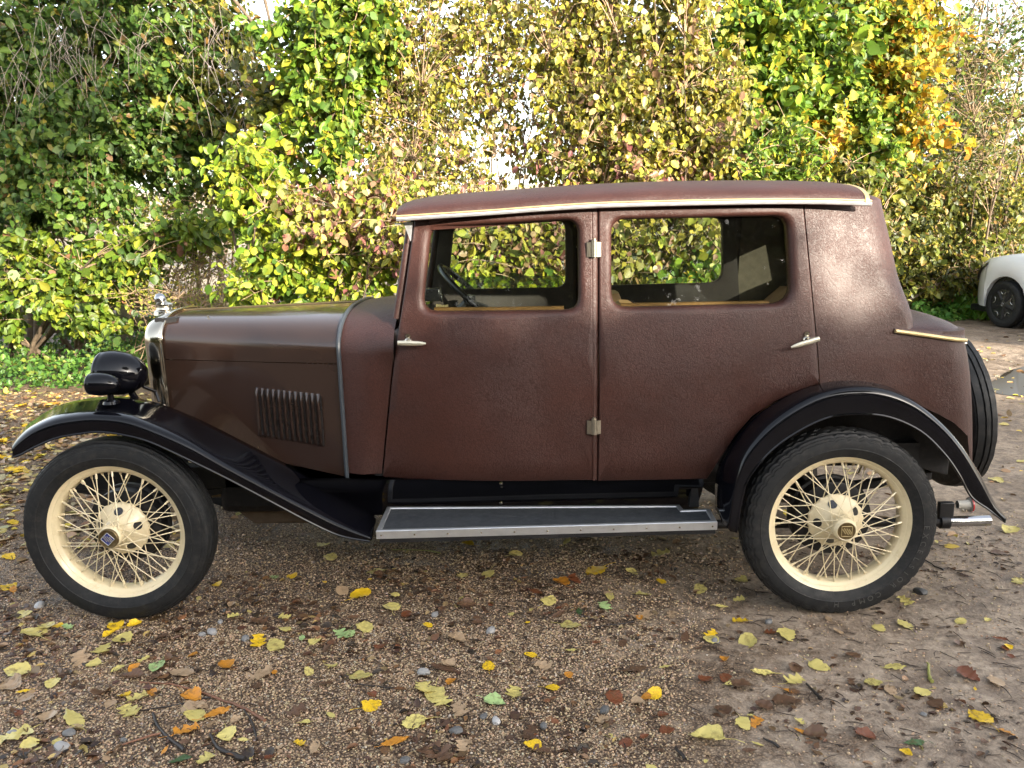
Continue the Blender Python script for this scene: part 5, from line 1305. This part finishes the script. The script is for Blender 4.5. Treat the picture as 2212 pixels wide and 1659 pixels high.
litter("leaf_litter", [(-60, 1130), (2300, 1130), (2300, 1680), (-60, 1680)], 1500, .020, 'litter')
litter("leaf_litter", [(-60, 1180), (1500, 1180), (1300, 1680), (-60, 1680)], 900, .026, 'litter')
litter("leaf_litter", [(-60, 1250), (1100, 1330), (900, 1680), (-60, 1680)], 380, .036, "litter")
litter("leaf_litter", [(-60, 1180), (2300, 1230), (2300, 1680), (-60, 1680)], 380, .030, "litter")
litter("leaf_litter", [(-300, 840), (330, 850), (420, 1000), (420, 1180), (-300, 1250)], 5200, .050, 'litterlit', 2.5)
litter("leaf_litter", [(-300, 840), (330, 850), (420, 1000), (420, 1180), (-300, 1250)], 1500, .04, 'litter', 2.5)
litter("leaf_litter", [(330, 800), (1000, 780), (2100, 740), (2300, 700), (2300, 1000), (2050, 1200), (330, 1130)], 1800, .05, 'litterlit', 1.5)
litter("twig_litter", [(-60, 1180), (2300, 1130), (2300, 1680), (-60, 1680)], 10, .01, 'litter')
tl = MB(); qs = scatter_poly([(-60, 1180), (2300, 1130), (2300, 1680), (-60, 1680)], 900)
for q in qs:
    a = rng.normal(-.5, .8); L = rng.uniform(.015, .07); d = np.array([cos(a), sin(a), 0]); p = np.array([q[0], q[1], GZ + .004])
    tl.tube([p, p + d * L * .5 + np.array([rng.normal(0, .004), rng.normal(0, .004), .002]), p + d * L], [.0016, .0018, .001], 4, cap=False)
o = tl.build("twig_litter", plain("wet_twig", (.045, .028, .018), .6, 0, 0, .4, 20), None, ang=180, fixn=False); o['kind'] = 'stuff'
def pebbles(name, pxs, n, r0, r1, pal):
    q = scatter_poly(pxs, n); ico = bmesh.new(); bmesh.ops.create_icosphere(ico, subdivisions=1, radius=1)
    bv = np.array([v.co[:] for v in ico.verts]); bf = np.array([[v.index for v in f.verts] for f in ico.faces]); ico.free(); m = len(bv)
    R = rng.uniform(r0, r1, (n, 1, 1)) * rng.uniform(.6, 1.25, (n, 1, 3)) * np.array([1, 1, .65]); V = bv[None] * (1 + rng.normal(0, .10, (n, m, 1))) * R
    V += np.column_stack([q, GZ + R[:, 0, 2] * .35])[:, None, :]
    me = bpy.data.meshes.new(name); F = (bf[None] + (np.arange(n) * m)[:, None, None]).reshape(-1, 3).astype(np.int32)
    me.vertices.add(n * m); me.vertices.foreach_set('co', V.reshape(-1).astype(np.float32)); me.loops.add(F.size); me.loops.foreach_set('vertex_index', F.ravel())
    me.polygons.add(len(F)); me.polygons.foreach_set('loop_start', (np.arange(len(F)) * 3).astype(np.int32)); me.polygons.foreach_set('use_smooth', np.ones(len(F), bool))
    ca = me.color_attributes.new('leafcol', 'FLOAT_COLOR', 'POINT'); cc = np.ones((n, m, 4), np.float32); cc[:, :, :3] = colours(pal, n, .14)[:, None, :]; ca.data.foreach_set('color', cc.reshape(-1)); me.update(calc_edges=True)
    me.materials.append(MT['stone']); o = bpy.data.objects.new(name, me); COL.objects.link(o); o['kind'] = 'stuff'; return o
sm_, nt, b = mat_new("stone"); a_ = N(nt, "ShaderNodeAttribute"); a_.attribute_name = 'leafcol'; nt.links.new(mixc(nt, 1.0, a_.outputs['Color'], ramp(nt, noise(nt, 160, 4, .6, texco(nt)).outputs[0], [(.3, (.7, .7, .7)), (.7, (1.15, 1.15, 1.15))]), 'MULTIPLY'), b.inputs['Base Color']); setin(b, Roughness=.6); MT['stone'] = sm_
PAL['stone'] = [((.42, .295, .175), 5), ((.47, .35, .225), 3), ((.33, .225, .13), 3), ((.50, .42, .32), .6), ((.24, .20, .17), .6)]
pebbles("gravel_stones", [(-60, 1150), (1650, 1200), (1300, 1700), (-60, 1700)], 19000, .0020, .0048, 'stone')
pebbles("gravel_stones", [(-60, 1350), (1500, 1350), (1500, 1700), (-60, 1700)], 12000, .0020, .0046, 'stone')
pebbles("gravel_stones", [(1200, 1150), (2300, 1100), (2300, 1700), (1200, 1700)], 3500, .002, .005, 'stone')
pebbles("gravel_stones", [(330, 1050), (1650, 1050), (1650, 1220), (330, 1220)], 2500, .004, .008, 'stone')
for i, (px, py, w, gl, lab) in enumerate([(458, 1368, 24, .30, "largest pale grey angular stone beside the yellow leaves below the front tyre"), (437, 1372, 16, .22, "grey stone left of the largest pale stone below the front tyre"), (530, 1382, 20, .2, "dull grey stone right of the largest pale stone"), (476, 1345, 14, .26, "small bluish grey stone above the largest pale stone"),
    (133, 1618, 34, .30, "big pale grey stone at the bottom left corner"), (150, 1587, 26, .14, "dark grey stone above the big pale stone at the bottom left"), (86, 1311, 24, .36, "pale flat stone left of the front tyre"), (28, 1585, 20, .24, "bluish stone on the far left edge close to the viewer"), (267, 1600, 14, .13, "small dark wet stone near the orange leaf at lower left"),
    (1060, 1365, 24, .27, "pale grey stone below the middle of the front door"), (1072, 1560, 22, .42, "whitish pebble near the pale green lobed leaf"), (1045, 1550, 18, .11, "dark teal pebble left of the whitish pebble"), (1306, 1537, 26, .09, "dark slate pebble right of the rust red leaf"), (986, 1582, 26, .11, "dark pebble below the cluster of three pale yellow leaves"),
    (1175, 1571, 20, .12, "dark grey pebble below the whitish pebble and to its right"), (940, 1330, 18, .24, "grey pebble below the front of the running board"), (1989, 1282, 26, .05, "black stone right of the rear tyre"), (1546, 1387, 20, .2, "blue-grey stone above a pale yellow leaf under the rear tyre"), (1660, 1345, 18, .13, "dark pebble below the rear tyre"), (916, 1455, 26, .26, "long pale grey stone in the middle of the gravel"), (875, 1645, 22, .10, "slate pebble at the bottom edge"), (1995, 1545, 14, .18, "small blue-grey stone on the muddy right")]):
    g_ = gnd(px, py); s = w / (FPX / ((g_ - CAM) @ FWD)) / 2; bm = bmesh.new(); bmesh.ops.create_icosphere(bm, subdivisions=2, radius=1)
    rs = np.random.default_rng(i); ph = rs.uniform(0, 6, 3)
    for v in bm.verts:
        k = 1 + .16 * sin(v.co.x * 2.3 + ph[0]) * cos(v.co.y * 2.7 + ph[1]) + rs.normal(0, .04); v.co = Vector((v.co.x * 1.15 * k, v.co.y * .85 * k, v.co.z * .62 * k))
    me = bpy.data.meshes.new("stone"); bm.to_mesh(me); bm.free(); me.polygons.foreach_set('use_smooth', [True] * len(me.polygons)); me.set_sharp_from_angle(angle=radians(28))
    ca = me.color_attributes.new('leafcol', 'FLOAT_COLOR', 'POINT'); ca.data.foreach_set('color', np.tile(np.array([gl, gl * .97, gl * .94, 1], np.float32), len(me.vertices))); me.materials.append(MT['stone'])
    o = bpy.data.objects.new("stone", me); COL.objects.link(o); o.location = (g_[0], g_[1], GZ + s * .3); o.scale = (s, s, s); o.rotation_euler = (0, 0, rs.uniform(0, 6)); tag(o, lab, "stone", "loose stones on the gravel")
twg = plain("red_twig", (.17, .075, .04), .55, 0, 0, .35, 30, .2, 90); dkt = plain("black_twig", (.022, .016, .013), .55, 0, 0, .4, 30, .3, 90); gnt = plain("green_twig", (.24, .24, .06), .55)
for pts, r_, m_, lab in [([(300, 1476), (390, 1485), (470, 1512), (530, 1535), (572, 1560)], .0052, twg, "long reddish brown twig lying below the front tyre, thicker at its right end"), ([(286, 1538), (360, 1528), (456, 1508)], .003, dkt, "thin dark twig crossing left of the long reddish twig"), ([(330, 1545), (352, 1585), (400, 1625)], .0065, dkt, "short black rotten twig curving below the crossing leaves"), ([(528, 1535), (548, 1570), (556, 1600)], .004, dkt, "black twig hanging down from the end of the long reddish twig"), ([(455, 1590), (480, 1625), (530, 1645)], .008, dkt, "thick black rotten stick at the bottom below the front tyre"), ([(265, 1612), (345, 1587)], .004, twg, "short straight brown twig at lower left"),
    ([(1990, 1205), (2020, 1225), (2038, 1232)], .004, dkt, "short dark twig right of the rear tyre"), ([(2004, 1435), (2006, 1460), (2011, 1476)], .006, gnt, "short upright greenish twig stub on the muddy right"), ([(1742, 1480), (1760, 1500), (1772, 1512)], .006, dkt, "dark bark sliver below the rear tyre"), ([(1650, 1598), (1683, 1617)], .004, dkt, "dark straight twig near the bottom right"), ([(1285, 1357), (1330, 1351), (1368, 1345)], .003, dkt, "thin dark twig beside the tan leaf below the rear door"), ([(770, 1480), (830, 1486), (868, 1488)], .003, dkt, "thin dark twig between pale leaves ahead of the front door"), ([(845, 1189), (920, 1190), (950, 1196)], .003, gnt, "pale grass stalk under the front of the running board"), ([(1460, 1620), (1480, 1645)], .006, dkt, "dark stick at the bottom edge right of centre")]:
    P_ = [gnd(*p) + np.array([0, 0, r_ * .9]) for p in pts]; P_ = catmull(P_, 4) if len(P_) > 2 else [lerp(P_[0], P_[1], t) + np.array([0, 0, .003 * sin(pi * t)]) for t in np.linspace(0, 1, 5)]
    P_ = [p + np.array([rl.gauss(0, .0015), rl.gauss(0, .0015), abs(rl.gauss(0, .001))]) for p in P_]; n = len(P_)
    tag(MB().tube(P_, [r_ * (.55 + .5 * i / (n - 1)) * rl.uniform(.85, 1.15) for i in range(n)], 7).build("twig", m_, None, ang=180), lab, "twig", "twigs on the gravel")
